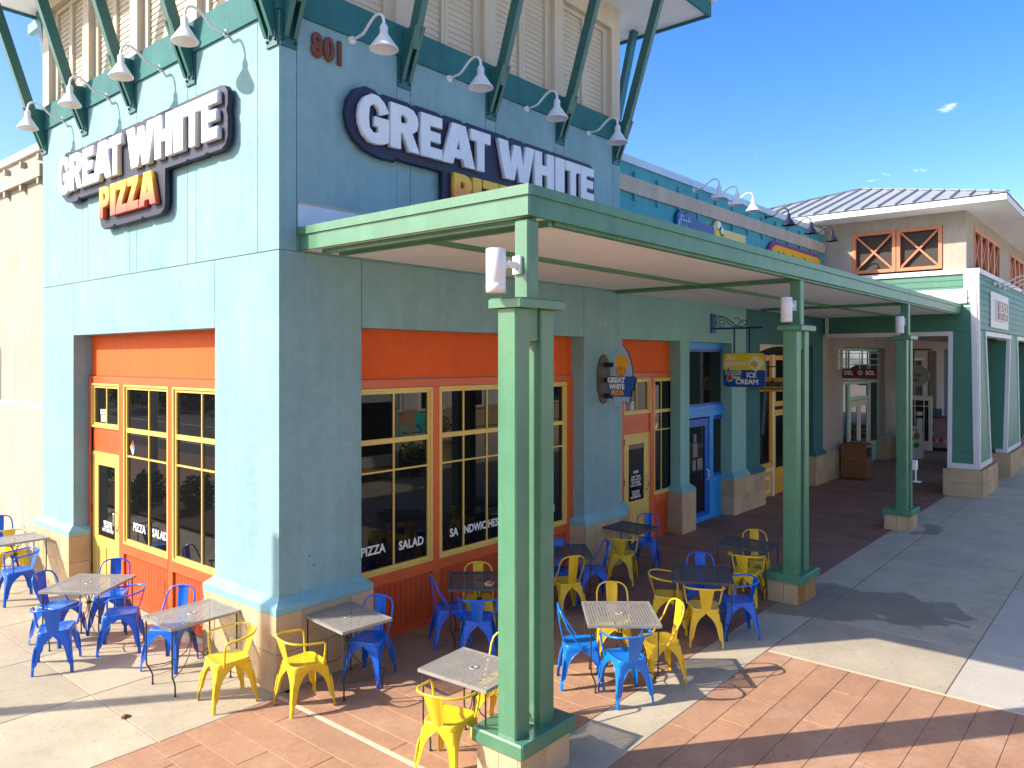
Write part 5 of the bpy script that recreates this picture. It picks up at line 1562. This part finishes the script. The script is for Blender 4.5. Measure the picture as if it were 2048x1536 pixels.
me = tmesh('PIER PARK', .05, .001, sx=1.2, align='CENTER'); me.transform(Matrix.Translation((.27, .60, 0))); me.transform(Matrix.Translation((bx0 - .002, 0, 0)) @ LEFT); obj('lettering', me, mat('gold_print', (.5, .33, .08)), tb)

ab = root('sandwich_board', 'white sandwich board advertising delicious buns with green and brown pictures', 'sign', (25.4, -.6, 0))
def lean(dx0, dx1): return MB().hexa([(25.1 + dx0, -.75, .03), (25.1 + dx0, .02, .03), (25.13 + dx0, .02, .03), (25.13 + dx0, -.75, .03)], [(25.1 + dx1, -.72, 1.15), (25.1 + dx1, -.01, 1.15), (25.13 + dx1, -.01, 1.15), (25.13 + dx1, -.72, 1.15)])
obj('front_panel', lean(0, .18), WTRIM, ab); obj('back_panel', lean(.42, .24), WTRIM, ab)
def onab(u, z): t_ = (z - .03) / 1.12; return (25.096 + .18 * t_ , -u, z)
for cu, cz, ru, rz_, c_ in ((.30, .72, .2, .10, (0.20, 0.24, 0.03)), (.58, .82, .10, .12, (0.5, 0.22, 0.05)), (.28, .45, .2, .09, (0.22, 0.10, 0.03)), (.58, .50, .10, .10, (0.10, 0.40, 0.05)), (.36, .22, .12, .09, (0.25, 0.06, 0.03))):
    q = MB().prism([(cu + ru * math.cos(R(a_)), cz + rz_ * math.sin(R(a_))) for a_ in range(0, 360, 30)], lambda u, v, d: (onab(u, v)[0] - d, -u, v), .001, .004)
    obj('printed_shape', q, mat('print_%d' % int(cz * 100), c_, .6), ab)
me = tmesh('Delicious\nBuns.', .15, .001, bold=.003); me.transform(Matrix.Translation((.04, 1.0, 0))); me.transform(Matrix.Translation((25.235, 0, 0)) @ LEFT); obj('lettering', me, mat('plum_print', (.2, .03, .06)), ab)

fr = root('menu_case', 'low freestanding menu case covered with pink food pictures', 'display case', (29, -.4, 0))
obj('cabinet', MB().box(28.6, -.95, .12, 28.9, .15, 1.25), mat('pink_grey_panel', (.36, .25, .27), .5, .1, 8), fr)
obj('base', MB().box(28.55, -1.0, 0, 28.95, .2, .12), BLACK, fr)
obj('top_rail', MB().box(28.5, -1.0, 1.25, 29.0, .2, 1.33), mat('slate_metal', (.08, .1, .11), .4), fr)
for i_ in range(2):
    for j_ in range(4):
        obj('picture', MB().box(28.585, -.28 - j_ * .15 + .3, .72 + i_ * .2, 28.598, -.18 - j_ * .15 + .3, .82 + i_ * .2), mat('berry_picture', (.12, .02, .03), .5), fr)
for j_ in range(7):
    obj('picture', MB().box(28.585, -.88 + j_ * .14, .3 + .05 * (j_ % 2), 28.598, -.78 + j_ * .14, .45 + .05 * (j_ % 2)), mat('cherry_picture' if j_ % 2 else 'cream_picture', (.4, .02, .05) if j_ % 2 else (.6, .45, .42), .5), fr)
obj('screen', MB().box(28.6, -.72, 1.34, 28.66, -.35, 1.62), mat('blue_grey_screen', (.10, .16, .26), .3), fr)
wd = root('white_door_board', 'white panelled board with notices standing by the far shop door', 'notice board', (26.9, -.1, 0))
b = MB()
b.box(27.4, -.62, .1, 27.45, -.50, 2.15).box(27.4, .10, .1, 27.45, .22, 2.15).box(27.4, -.50, 1.98, 27.45, .10, 2.15).box(27.4, -.50, .1, 27.45, .10, .45)
obj('frame', b, WTRIM, wd)
obj('pane', MB().box(27.42, -.50, .45, 27.43, .10, 1.98), GLASS2, wd)
obj('bar', MB().box(27.402, -.36, .45, 27.44, -.33, 1.98).box(27.402, -.05, .45, 27.44, -.02, 1.98).box(27.404, -.50, 1.75, 27.442, .10, 1.78), WTRIM, wd)
obj('notice', MB().box(27.396, -.30, .9, 27.401, -.10, 1.3).box(27.396, -.30, 1.4, 27.401, -.10, 1.55), WTRIM, wd)


# ------------------------------------------------------------------ chairs and tables
def rounded_square(hx0, hx1, hy0, hy1, r, n=4):
    """outline, rear half width hy0 at x=-hx0, front half width hy1 at x=hx1"""
    pts = []
    for (cx_, cy_, a0) in ((hx1, hy1, 0), (-hx0, hy0, 90), (-hx0, -hy0, 180), (hx1, -hy1, 270)):
        sx_ = 1 if cx_ > 0 else -1; sy_ = 1 if cy_ > 0 else -1
        pts += arc(cx_ - sx_ * r, cy_ - sy_ * r, r, a0, a0 + 90, n)
    return pts


def seat_mesh():
    m = MB()
    ol_ = rounded_square(.178, .185, .158, .182, .06, 4)
    n = len(ol_)
    def ring(s_, z): return [(x_ * s_, y_ * s_, z) for x_, y_ in ol_]
    rings = [ring(1.015, .405), ring(1.01, .435), ring(1.0, .450), ring(.97, .457), ring(.90, .455), ring(.80, .446), ring(.45, .442), ring(.05, .441)]
    vs = [p for r_ in rings for p in r_]; fs = []
    for i in range(len(rings) - 1):
        for k in range(n):
            l = (k + 1) % n; fs.append((i * n + k, i * n + l, (i + 1) * n + l, (i + 1) * n + k))
    m.add(vs, fs, True); m.add(rings[-1], [tuple(range(n))], True)
    return m.mesh('seat')


def leg_mesh(sx_, sy_):
    """pressed sheet leg: flared web that arches into the apron, tapering to a narrow foot"""
    m = MB(); t = .004
    cxt, cyt = (.186 if sx_ > 0 else .178), (.182 if sx_ > 0 else .160)
    zs = [0.0, .05, .085, .12, .18, .24, .29, .32, .345, .365, .385, .410]
    rows_o, rows_i = [], []
    for z in zs:
        f_ = 1 - z / .41
        splay = .058 * f_ + (.006 if .04 < z < .12 else 0)
        cx_ = cxt + splay; cy_ = cyt + splay * .85
        w_ = .030 + .030 * min(1, z / .30)
        if z > .24: w_ += .115 * ((z - .24) / .17) ** 2.2
        if z < .09: w_ = .026 + (.006 if z == 0 else 0)
        wx = min(w_, cxt - .002); wy = min(w_, cyt - .002)
        r_ = .020
        prof = [(cx_ - wx, cy_), (cx_ - r_ - .012, cy_), (cx_ - r_, cy_ - .0), (cx_ - r_ * .3, cy_ - r_ * .3), (cx_, cy_ - r_), (cx_, cy_ - r_ - .012), (cx_, cy_ - wy)]
        rows_o.append([(sx_ * a, sy_ * b, z) for a, b in prof])
        prof2 = [(cx_ - wx, cy_ - t), (cx_ - r_ - .012, cy_ - t), (cx_ - r_ - .002, cy_ - t), (cx_ - r_ * .3 - t, cy_ - r_ * .3 - t), (cx_ - t, cy_ - r_ - .002), (cx_ - t, cy_ - r_ - .012), (cx_ - t, cy_ - wy)]
        rows_i.append([(sx_ * a, sy_ * b, z) for a, b in prof2])
    n = 7
    for rows_ in (rows_o, rows_i):
        vs = [p for r_ in rows_ for p in r_]
        fs = [(i * n + k, i * n + k + 1, (i + 1) * n + k + 1, (i + 1) * n + k) for i in range(len(zs) - 1) for k in range(n - 1)]
        m.add(vs, fs, True)
    for k in (0, n - 1):
        vs = [r_[k] for r_ in rows_o] + [r_[k] for r_ in rows_i]; q = len(zs)
        m.add(vs, [(i, i + 1, q + i + 1, q + i) for i in range(q - 1)])
    m.add(rows_o[0] + rows_i[0], [(i, i + 1, n + i + 1, n + i) for i in range(n - 1)])
    # rolled rim along the arch edge and raised rib
    for rr, k in ((rows_o, 0), (rows_o, n - 1)):
        m.tube([r_[k] for r_ in rr[2:]], .0045, 5)
    rb = [(sx_ * (cxt + .058 * (1 - z / .41) + .001), sy_ * (cyt + .049 * (1 - z / .41) + .001), z) for z in (.10, .16, .22, .28, .32)]
    m.tube(rb, [.004, .010, .012, .011, .003], 6, flat=.7)
    return m.mesh('leg')


def splat_mesh(rows_):
    """rows_: (x, z, half width)"""
    m = MB(); t = .004
    f_ = []; b_ = []
    for x_, z_, h_ in rows_:
        for s_ in (-1, -.62, -.5, .5, .62, 1):
            dep = -.006 if abs(s_) <= .55 else 0
            f_.append((x_ + dep, s_ * h_, z_)); b_.append((x_ + dep - t, s_ * h_, z_))
    n = 6; q = len(rows_)
    fs = [(i * n + k, i * n + k + 1, (i + 1) * n + k + 1, (i + 1) * n + k) for i in range(q - 1) for k in range(n - 1)]
    m.add(f_, fs, True); m.add(b_, fs, True)
    for k in (0, n - 1):
        m.add([f_[i * n + k] for i in range(q)] + [b_[i * n + k] for i in range(q)], [(i, i + 1, q + i + 1, q + i) for i in range(q - 1)])
    return m.mesh('backrest')


SEAT = seat_mesh()
LEGS = [leg_mesh(a, b) for a in (1, -1) for b in (1, -1)]
hoop = []
for i in range(23):
    t_ = i / 22
    a_ = PI * t_
    if t_ < .3: k_ = t_ / .3; hoop.append((.00 - .17 * k_, .188 - .006 * k_, .425 + .255 * k_))
    elif t_ > .7: k_ = (1 - t_) / .3; hoop.append((.00 - .17 * k_, -(.188 - .006 * k_), .425 + .255 * k_))
    else:
        an = PI * (t_ - .3) / .4
        cc = math.cos(an); s_ = math.sin(an)
        hoop.append((-.17 - .07 * s_ ** .8, .182 * (abs(cc) ** .72) * (1 if cc > 0 else -1), .68 + .165 * s_ ** .62))
HOOP = MB().tube(hoop, .0105, 8).mesh('back_frame')
SPLAT = splat_mesh([(-.168, .430, .055), (-.178, .47, .056), (-.200, .56, .060), (-.218, .65, .064), (-.232, .75, .068), (-.240, .838, .066)])
arm = [(.115, .196, .43), (.118, .215, .50), (.122, .232, .60), (.118, .240, .655), (.095, .243, .675), (.04, .245, .680), (-.06, .240, .690), (-.14, .222, .700), (-.20, .180, .708), (-.240, .110, .713), (-.252, 0, .715)]
ARM = MB().tube(arm + [(a, -b, c) for a, b, c in reversed(arm[:-1])], .0115, 8).mesh('arm_rail')
SPLATA = splat_mesh([(-.168, .430, .052), (-.180, .48, .058), (-.205, .56, .068), (-.228, .64, .080), (-.246, .708, .092)])


def make_chair(arms, m_, name):
    t = root(name, 'x', 'chair')
    def part(nm, me):
        c = me.copy(); c.materials.clear(); c.materials.append(m_)
        return obj(nm, c, None, t, world=False)
    part('seat', SEAT)
    for L_ in LEGS: part('leg', L_)
    if arms:
        part('arm_rail', ARM); part('backrest', SPLATA)
    else:
        part('back_frame', HOOP); part('backrest', SPLAT)
    return t


FIRST = {}


def chair(kind, px, ang, label, z=.45, xy=None, dx=0, dy=0):
    key = kind
    arms = 'A' in kind
    m_ = CHY if kind[0] == 'y' else (CHB if kind[0] == 'b' else CHB2)
    used = key in FIRST
    if not used:
        FIRST[key] = make_chair(arms, m_, 'metal_armchair' if arms else 'metal_side_chair')
        o = FIRST[key]
    else:
        o = copy_tree(FIRST[key])
    x_, y_ = xy or pix(px[0], px[1], .45)
    o.location = (x_ + dx, y_ + dy, 0.002); o.rotation_euler = (0, 0, R(ang))
    o['label'] = label; o['group'] = 'yellow and blue metal cafe chairs'
    return o


CH = [
    ('bS', None, -100, 'blue metal side chair at the far left edge, mostly out of the photo', (-.35, 7.72)),
    ('yA', None, -100, 'yellow metal armchair behind the leftmost table against the cream wall', (-.42, 6.98)),
    ('bA', (36.6, 1139.6), 178, 'blue metal armchair facing left, in front of the leftmost table', None),
    ('bS', (115, 1209), -62, 'blue side chair on the left side of the square table by the yellow door', None),
    ('bA', (111.7, 1254.8), 62, 'blue metal armchair lowest left in the photo, with its back to the viewer', None),
    ('bS', (223, 1187), -125, 'blue side chair between the square table and the yellow door', None),
    ('bA', (244, 1223), 148, 'blue metal armchair facing left, right of the square table near the door', None),
    ('bS', (342, 1251), -150, 'blue side chair tucked under the table against the orange boards', None),
    ('yA', (457, 1314), 171, 'yellow armchair left of the stone corner of the tower, facing left', None),
    ('yA', (607, 1321), -8, 'yellow armchair right of the stone corner, with its arm towards the grey table', None),
    ('bS', (741, 1274), 203, 'blue side chair at the half shaded table beside the corner pier', None),
    ('yS', None, -137, 'yellow side chair behind the shaded table holding a paper tray', (2.60, -.48)),
    ('bS', (900, 1212.9), -35, 'blue side chair seen edge-on against the red boards', None),
    ('bA', (956, 1233.8), 41, 'blue armchair in front of the table holding a paper tray', None),
    ('yA', (896.7, 1432.8), 14, 'yellow armchair at the bottom edge, in front of the nearest grey table', None),
    ('yS', None, 200, 'yellow side chair half hidden behind the foreground column', (.86, -2.40)),
    ('bS', None, -140, 'blue side chair behind the table seen just right of the foreground column', (4.32, -.50)),
    ('yS', (1133, 1161), 60, 'yellow side chair with its back to the viewer, right of the foreground column', None),
    ('bS', (1184, 1136), 138, 'blue side chair seen edge-on, between the column and the stone pier', None),
    ('yA', (1243.8, 1105.8), 25, 'yellow armchair in front of the table by the second yellow door', None),
    ('bS', (1291.7, 1078.8), -160, 'blue side chair in front of the second yellow door', None),
    ('yS', (1227, 1243), -142, 'yellow side chair on the far side of the sunlit mesh table', None),
    ('cS', (1160, 1282.5), -48, 'bright blue side chair on the left side of the sunlit mesh table', None),
    ('cA', (1252.7, 1309.5), 56, 'bright blue armchair nearest the viewer at the sunlit mesh table', None),
    ('yS', (1318.6, 1276.5), 146, 'yellow side chair right of the sunlit mesh table with dappled light on its seat', None),
    ('bS', (1399.5, 1171.7), -155, 'blue side chair on the far side of the dark middle table', None),
    ('yA', (1336.6, 1188), -62, 'yellow armchair left of the dark middle table, turned towards it', None),
    ('yA', (1408.5, 1210.6), 33, 'yellow armchair in front of the dark table with its back to the viewer', None),
    ('bA', (1474, 1198.6), 132, 'blue armchair right of the dark table, beside the middle column', None),
    ('yA', (1492.4, 1141.7), 10, 'yellow armchair in front of the farthest table, beside the middle column', None),
    ('yS', None, -150, 'yellow side chair behind the farthest table, partly behind the middle column', (6.78, -2.42)),
]
for kind, px, ang, lab, xy in CH:
    chair(kind, px, ang, lab, xy=xy)


def make_table(lx, ly, m_top, name='mesh_cafe_table'):
    t = root(name, 'x', 'table')
    hx_, hy_ = lx / 2, ly / 2; H = .74
    m = MB(); p = .030; w_ = .0128
    # expanded-metal lattice: diagonal one way, straight the other
    n = int(lx / p)
    for i in range(1, n):
        a = -hx_ + i * lx / n
        m.box(a - w_ / 2, -hy_ + .01, H - .004, a + w_ / 2, hy_ - .01, H - .002)
    n = int(ly / p)
    for i in range(1, n):
        a = -hy_ + i * ly / n
        m.box(-hx_ + .01, a - w_ / 2, H - .0055, hx_ - .01, a + w_ / 2, H - .0035)
    obj('mesh_top', m, m_top, t, world=False)
    r_ = MB()
    r_.box(-hx_, -hy_, H - .03, hx_, -hy_ + .02, H); r_.box(-hx_, hy_ - .02, H - .03, hx_, hy_, H)
    r_.box(-hx_, -hy_ + .02, H - .03, -hx_ + .02, hy_ - .02, H); r_.box(hx_ - .02, -hy_ + .02, H - .03, hx_, hy_ - .02, H)
    obj('rim', r_, m_top, t, world=False)
    obj('umbrella_ring', MB().lathe([(.022, H - .008), (.022, H + .002), (.045, H + .002), (.048, H - .004)], n=16), m_top, t, world=False)
    for sx_, sy_ in ((1, 1), (1, -1), (-1, 1), (-1, -1)):
        a, b = hx_ - .035, hy_ - .035
        pts = [(sx_ * a, sy_ * b, H - .02), (sx_ * a, sy_ * b, .30), (sx_ * a * .99, sy_ * b * .99, .22), (sx_ * a * .90, sy_ * b * .90, .15), (sx_ * a * .86, sy_ * b * .86, .10), (sx_ * a * .86, sy_ * b * .86, .004)]
        lg_ = MB().tube(pts, .0085, 6); lg_.lathe([(.0, .0), (.014, .0), (.014, .012), (.009, .014)], (sx_ * a * .86, sy_ * b * .86, 0), 8)
        obj('leg', lg_, STEELL, t, world=False)
        br = []
        for i in range(11):
            s_ = i / 10
            rr = .035 + (.93) * (abs(2 * s_ - 1) ** 1.0 if s_ > .5 else (1 - 2 * s_) * .35)
            if s_ <= .5:   # up from hub to top, curving outwards
                k_ = 1 - 2 * s_; rr = .03 + .30 * k_ ** 2; z_ = .50 + (H - .03 - .50) * k_
            else:          # down from hub, sweeping out to the leg
                k_ = 2 * s_ - 1; rr = .03 + .93 * k_ ** 2.4; z_ = .50 - .30 * math.sin(k_ * PI / 2)
            br.append((sx_ * a * rr, sy_ * b * rr, z_))
        obj('curved_stay', MB().tube(br, .0055, 6), STEELL, t, world=False)
    obj('hub', MB().tube([(.028 * math.cos(R(a_)), .028 * math.sin(R(a_)), .50) for a_ in range(0, 360, 45)], .012, 6, closed=True), STEELL, t, world=False)
    return t


TF = {}


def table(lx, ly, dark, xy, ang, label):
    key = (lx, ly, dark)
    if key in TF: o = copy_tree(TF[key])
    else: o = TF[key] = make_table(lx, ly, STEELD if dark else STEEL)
    o.location = (xy[0], xy[1], .002); o.rotation_euler = (0, 0, R(ang))
    o['label'] = label; o['group'] = 'grey mesh cafe tables'
    return o


table(.76, .60, 0, (-.56, 6.33), 0, 'leftmost mesh table, cut by the photo edge, beside the stone pier')
table(.77, .77, 0, (-.77, 2.96), 36, 'square mesh table near the yellow door, surrounded by four blue chairs')
table(.80, .64, 0, (-.50, .90), 1, 'mesh table against the left side of the stone corner')
table(.62, .78, 0, (.53, -.48), -5, 'half shaded mesh table on the right side of the stone corner')
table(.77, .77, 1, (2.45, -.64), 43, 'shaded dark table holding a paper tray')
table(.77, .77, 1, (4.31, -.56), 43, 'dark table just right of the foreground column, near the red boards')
table(.64, .78, 0, (.41, -2.46), 4, 'sunlit mesh table nearest the viewer, partly behind the foreground column')
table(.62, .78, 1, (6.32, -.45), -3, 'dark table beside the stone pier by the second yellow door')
table(.77, .80, 0, (2.52, -2.66), -50, 'sunlit silver mesh table throwing a grid shadow on the pavement')
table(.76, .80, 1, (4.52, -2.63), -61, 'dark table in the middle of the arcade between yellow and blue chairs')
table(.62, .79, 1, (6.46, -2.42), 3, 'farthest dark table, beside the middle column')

# paper tray with pizza on the shaded table
tx, ty_ = pix(979, 1168, .755)
pt = root('paper_tray', 'small red and white paper food tray on the shaded dark table', 'food tray', (tx, ty_, .742), R(20))
obj('tray', MB().hexa([(-.05, -.035, .0), (.05, -.035, 0), (.05, .035, 0), (-.05, .035, 0)], [(-.065, -.05, .03), (.065, -.05, .03), (.065, .05, .03), (-.065, .05, .03)]), mat('tray_card', (.75, .60, .35), .7), pt, world=False)
tp_ = MB()
for k_ in range(5):
    tp_.add([(-.055 + k_ * .024, -.045, .031), (-.035 + k_ * .024, -.045, .031), (-.045 + k_ * .024, .04, .036)], [(0, 1, 2)])
obj('red_print', tp_, mat('tray_red', (.65, .04, .02), .6), pt, world=False)
# crumpled leaf
lx_, ly_ = pix(251, 1431, .02)
bm = bmesh.new()
bmesh.ops.create_icosphere(bm, subdivisions=2, radius=.05)
for v in bm.verts:
    v.co.x *= random.uniform(.7, 1.2); v.co.y *= random.uniform(.4, .8); v.co.z = abs(v.co.z) * random.uniform(.2, .75)
me = bpy.data.meshes.new('dry_leaf'); bm.to_mesh(me); bm.free()
lf = obj('dry_leaf', me, mat('dry_leaf_brown', (.22, .09, .03), .8, .3, 40)); lf.location = (lx_, ly_, .003)
oname(lf, 'crumpled brown leaf on the sunlit concrete joint', 'leaf')

# ------------------------------------------------------------------ street side (seen in the window reflections)
oname(obj('planting_bed', MB().box(-7.6, -1.5, -.05, -4.47, 5.6, .02), MULCH), kind='structure')
oname(obj('planting_bed', MB().box(-4.2, 6.4, .003, -2.6, 29, .05), MULCH), kind='structure')
oname(obj('road', MB().box(-7.82, 6.0, -.2, -4.62, 60, -.0565), ASPH), kind='structure')
kb = MB()
kb.box(-7.8, -1.7, -.05, -7.6, 5.6, .10).box(-4.62, 6.0, -.05, -4.47, 30, .04)
oname(obj('kerb', kb, CONC[0]), kind='structure')
for x_, y0_ in ((-5.4, 8), (-6.7, 8), (-11, -10), (-11.3, -10), (-15.5, -10)):
    oname(obj('road_line', MB().box(x_ - .06, y0_, -.056, x_ + .06, 60, -.052), PAINTL), kind='structure')


def bush(name, label, c, r, n, leaf=.07, h=1.0, group=None, trunk=.0):
    t = root(name, label, 'shrub' if trunk == 0 else 'tree', (c[0], c[1], 0), group=group)
    m = MB(); rnd = random.Random(int(c[0] * 13 + c[1] * 7))
    zc = trunk + r * h
    for i in range(n):
        u = rnd.uniform(-1, 1); a_ = rnd.uniform(0, 2 * PI); rr = r * (rnd.uniform(.55, 1.0) + .12 * math.sin(a_ * 3 + u * 4))
        q = math.sqrt(1 - u * u)
        p = Vector((q * math.cos(a_) * rr, q * math.sin(a_) * rr, zc + u * rr * h))
        d1 = Vector((rnd.gauss(0, 1), rnd.gauss(0, 1), rnd.gauss(0, 1))).normalized() * leaf; d2 = d1.orthogonal().normalized() * leaf * .45
        m.add([p - d1, p + d2, p + d1, p - d2], [(0, 1, 2, 3)])
    obj('leaves' if trunk == 0 else 'crown', m, LEAF, t, world=False)
    st = MB()
    for k_ in range(5 if trunk == 0 else 1):
        a_ = k_ * 1.3
        if trunk: st.tube([(0, 0, 0), (.03, .02, trunk * .6), (0, 0, trunk + r * .6)], [.16, .12, .06], 8)
        else: st.tube([(0, 0, 0), (.3 * r * math.cos(a_), .3 * r * math.sin(a_), zc * .5), (.6 * r * math.cos(a_), .6 * r * math.sin(a_), zc)], [.02, .014, .006], 5)
    obj('stem' if trunk == 0 else 'trunk', st, BARK, t, world=False)


bush('shrub', 'leafy green shrub in the mulch bed nearest the street corner', (-5.6, 1.4), .4, 500)
bush('shrub', 'leafy green shrub in the mulch bed, nearer the tower windows', (-3.7, 9.9), .42, 650)
bush('shrub', 'leafy green shrub in the mulch bed just before the far light pole', (-3.2, 11.3), .42, 650)
bush('shrub', 'leafy green shrub in the mulch bed beyond the far light pole', (-3.5, 15.0), .5, 650)
for qx, qy, ql in ((-6.3, 4.9, 'grey street light pole with flared base nearest the street corner'), (-3.75, 12.2, 'grey street light pole with flared base among the shrubs of the long bed')):
    pl_ = root('light_pole', ql, 'light pole', (qx, qy, 0), group='grey street light poles')
    obj('base', MB().lathe([(.34, 0), (.30, .12), (.20, .35), (.13, .6)], (qx, qy, 0), 16), mat('pole_grey', (.35, .36, .38), .5), pl_)
    obj('pole', MB().lathe([(.11, .6), (.09, 7)], (qx, qy, 0), 14), mat('pole_grey', (.35, .36, .38), .5), pl_)
hd_ = MB(); rnd = random.Random(3)
for i in range(14000):
    p = Vector((rnd.uniform(-23.4, -20.8), rnd.uniform(-9, 62), rnd.uniform(0, 1.7))); d1 = Vector((rnd.gauss(0, 1), rnd.gauss(0, 1), rnd.gauss(0, 1))).normalized() * .16; d2 = d1.orthogonal().normalized() * .08
    hd_.add([p - d1, p + d2, p + d1, p - d2], [(0, 1, 2, 3)])
o = obj('hedge', hd_, LEAF, kind='stuff'); o['label'] = 'long green hedge across the street'; o['category'] = 'hedge'
for i, (x_, y_) in enumerate(((-24.5, -2), (-25.5, 14), (-24, 32), (-26, 50))):
    bush('broadleaf_tree', ['broad green tree behind the hedge nearest the plaza', 'second broad green tree behind the hedge', 'third broad green tree behind the hedge', 'last broad green tree behind the hedge'][i], (x_, y_), 3.0, 2600, .26, .85, 'trees behind the hedge', 2.6)

# buildings, truck and planter across the plaza to the south
OY = -20.0
ob = root('siding_shop_building', 'two storey shop building opposite with pale siding bays and white windows', 'building', (10, OY, 0))  # built taller, longer and paler to bounce sunlight onto the shaded facade
for k, (a0, a1, m_) in enumerate(((-16, -8, CREAM), (-8, 3, SIDB), (3, 6.5, SIDP), (6.5, 17, mat('pale_yellow_wall', (.70, .60, .40), .8, .05, 1)), (17, 27, mat('white_stucco_wall', (.70, .68, .62), .8, .05, 1)), (27, 40, CREAM))):
    obj('stone_wall', MB().box(a0, OY - 1, 0, a1, OY + .05, 1.1), TAN, ob)
    if m_ in (SIDB, SIDP):
        obj('wall', MB().box(a0, OY - 1, 1.1, a1, OY - .06, 8.6), m_, ob)
        for i in range(30):
            zz = 1.1 + i * .25
            obj('siding_board', MB().hexa([(a0, OY, zz), (a1, OY, zz), (a1, OY - .05, zz), (a0, OY - .05, zz)], [(a0, OY - .02, zz + .25), (a1, OY - .02, zz + .25), (a1, OY - .05, zz + .25), (a0, OY - .05, zz + .25)]), m_, ob)
    else:
        obj('wall', MB().box(a0 + .01, OY - 1, 1.1, a1 - .01, OY, 8.6), m_, ob)
    a = a0 + 1.0
    while a < a1 - 2.4:
        for z0_, z1_ in ((1.0, 3.4), (5.0, 7.0)):
            b = MB(); FO = lambda mb, q0, w0, q1, w1, d0, d1: mb.box(q0, OY + d0, w0, q1, OY + d1, w1)
            frame_rect(b, FO, a, z0_, a + 1.8, z1_, .12, .051, .14)
            w_ = obj('window', b, WTRIM, ob); obj('pane', MB().box(a + .12, OY + .055, z0_ + .12, a + 1.68, OY + .07, z1_ - .12), GLASS2, w_)
            obj('glazing_bar', MB().box(a + .86, OY + .072, z0_ + .12, a + .94, OY + .12, z1_ - .12), WTRIM, w_)
        a += 2.9
obj('roof', MB().hexa([(-16.5, OY - 2, 8.6), (40.5, OY - 2, 8.6), (40.5, OY + .8, 8.6), (-16.5, OY + .8, 8.6)], [(-16.5, OY - 2, 8.8), (40.5, OY - 2, 8.8), (40.5, OY, 9.6), (-16.5, OY, 9.6)]), ROOFM, ob)
tk = root('food_truck', 'pale aqua food truck parked on the plaza opposite', 'truck', (8.3, -10.4, 0))
tb_ = MB().cbox(5.2, -11.5, .35, 10.4, -9.3, 2.7, .12); obj('body', tb_, TRUCK, tk)
for a0, a1 in ((5.6, 6.5), (6.9, 8.2), (8.9, 10.15)):
    obj('window', MB().box(a0, -9.3, .8 if a0 > 8 else 1.3, a1, -9.285, 2.3), GLASS2, tk)
obj('stripe', MB().box(5.4, -9.298, .5, 8.6, -9.288, .8), mat('truck_stripe', (.03, .25, .55), .4), tk)
obj('stripe', MB().box(5.4, -9.297, .4, 10.2, -9.287, .47), mat('truck_orange', (.7, .25, .02), .4), tk)
for x_ in (6.2, 8.5):
    w_ = obj('wheel', MB().lathe([(0, -.12), (.36, -.12), (.40, -.08), (.40, .08), (.36, .12), (0, .12)], (x_, -9.42, .40), 20, 'y'), BLACK, tk)
bush('shrub', 'round clipped shrub beside the truck', (11.1, -9.6), .62, 1300, .06, .8)
plt = root('stone_planter', 'round tan stone planter with a palm shrub', 'planter', (13.5, -10.8, 0))
obj('pot', MB().lathe([(.55, 0), (.62, .1), (.62, .8), (.72, .85), (.72, .98), (.6, .98), (.0, .9)], (13.5, -10.8, 0), 20), TAN, plt)
fm_ = MB(); rnd = random.Random(9)
for i in range(26):
    a_ = rnd.uniform(0, 2 * PI); L_ = rnd.uniform(.6, 1.0); up_ = rnd.uniform(.3, .9)
    p0 = Vector((13.5, -10.8, .95)); p1 = p0 + Vector((math.cos(a_) * L_ * .5, math.sin(a_) * L_ * .5, up_)); p2 = p0 + Vector((math.cos(a_) * L_, math.sin(a_) * L_, up_ * .6)); s_ = Vector((-math.sin(a_), math.cos(a_), 0)) * .05
    fm_.add([p0 - s_ * .3, p0 + s_ * .3, p1 + s_, p1 - s_, p2], [(0, 1, 2, 3), (3, 2, 4)])
obj('fronds', fm_, LEAF, plt)
for i, (x_, y_, a_) in enumerate(((17.6, -17.5, 80), (19.4, -17.8, 100))):
    t = root('slatted_chair', ['aqua slatted armchair on the left in front of the shops opposite', 'aqua slatted armchair on the right in front of the shops opposite'][i], 'chair', (x_, y_, 0), R(a_), 'aqua slatted chairs opposite')
    for k_ in range(5):
        obj('slat', MB().hexa([(-.3, -.28 + k_ * .115, .3), (-.27, -.28 + k_ * .115, .3), (-.27, -.18 + k_ * .115, .3), (-.3, -.18 + k_ * .115, .3)], [(-.55, -.28 + k_ * .115, 1.05), (-.52, -.28 + k_ * .115, 1.05), (-.52, -.18 + k_ * .115, 1.05), (-.55, -.18 + k_ * .115, 1.05)]), AQUA, t, world=False)
    obj('seat', MB().hexa([(-.3, -.28, .28), (.3, -.28, .38), (.3, .28, .38), (-.3, .28, .28)], [(-.3, -.28, .31), (.3, -.28, .41), (.3, .28, .41), (-.3, .28, .31)]), AQUA, t, world=False)
    for s_ in (-1, 1):
        obj('armrest', MB().box(-.4, s_ * .33 - .06, .58, .35, s_ * .33 + .06, .61).box(.25, s_ * .33 - .02, 0, .33, s_ * .33 + .02, .58).box(-.38, s_ * .33 - .02, 0, -.30, s_ * .33 + .02, .58), AQUA, t, world=False)
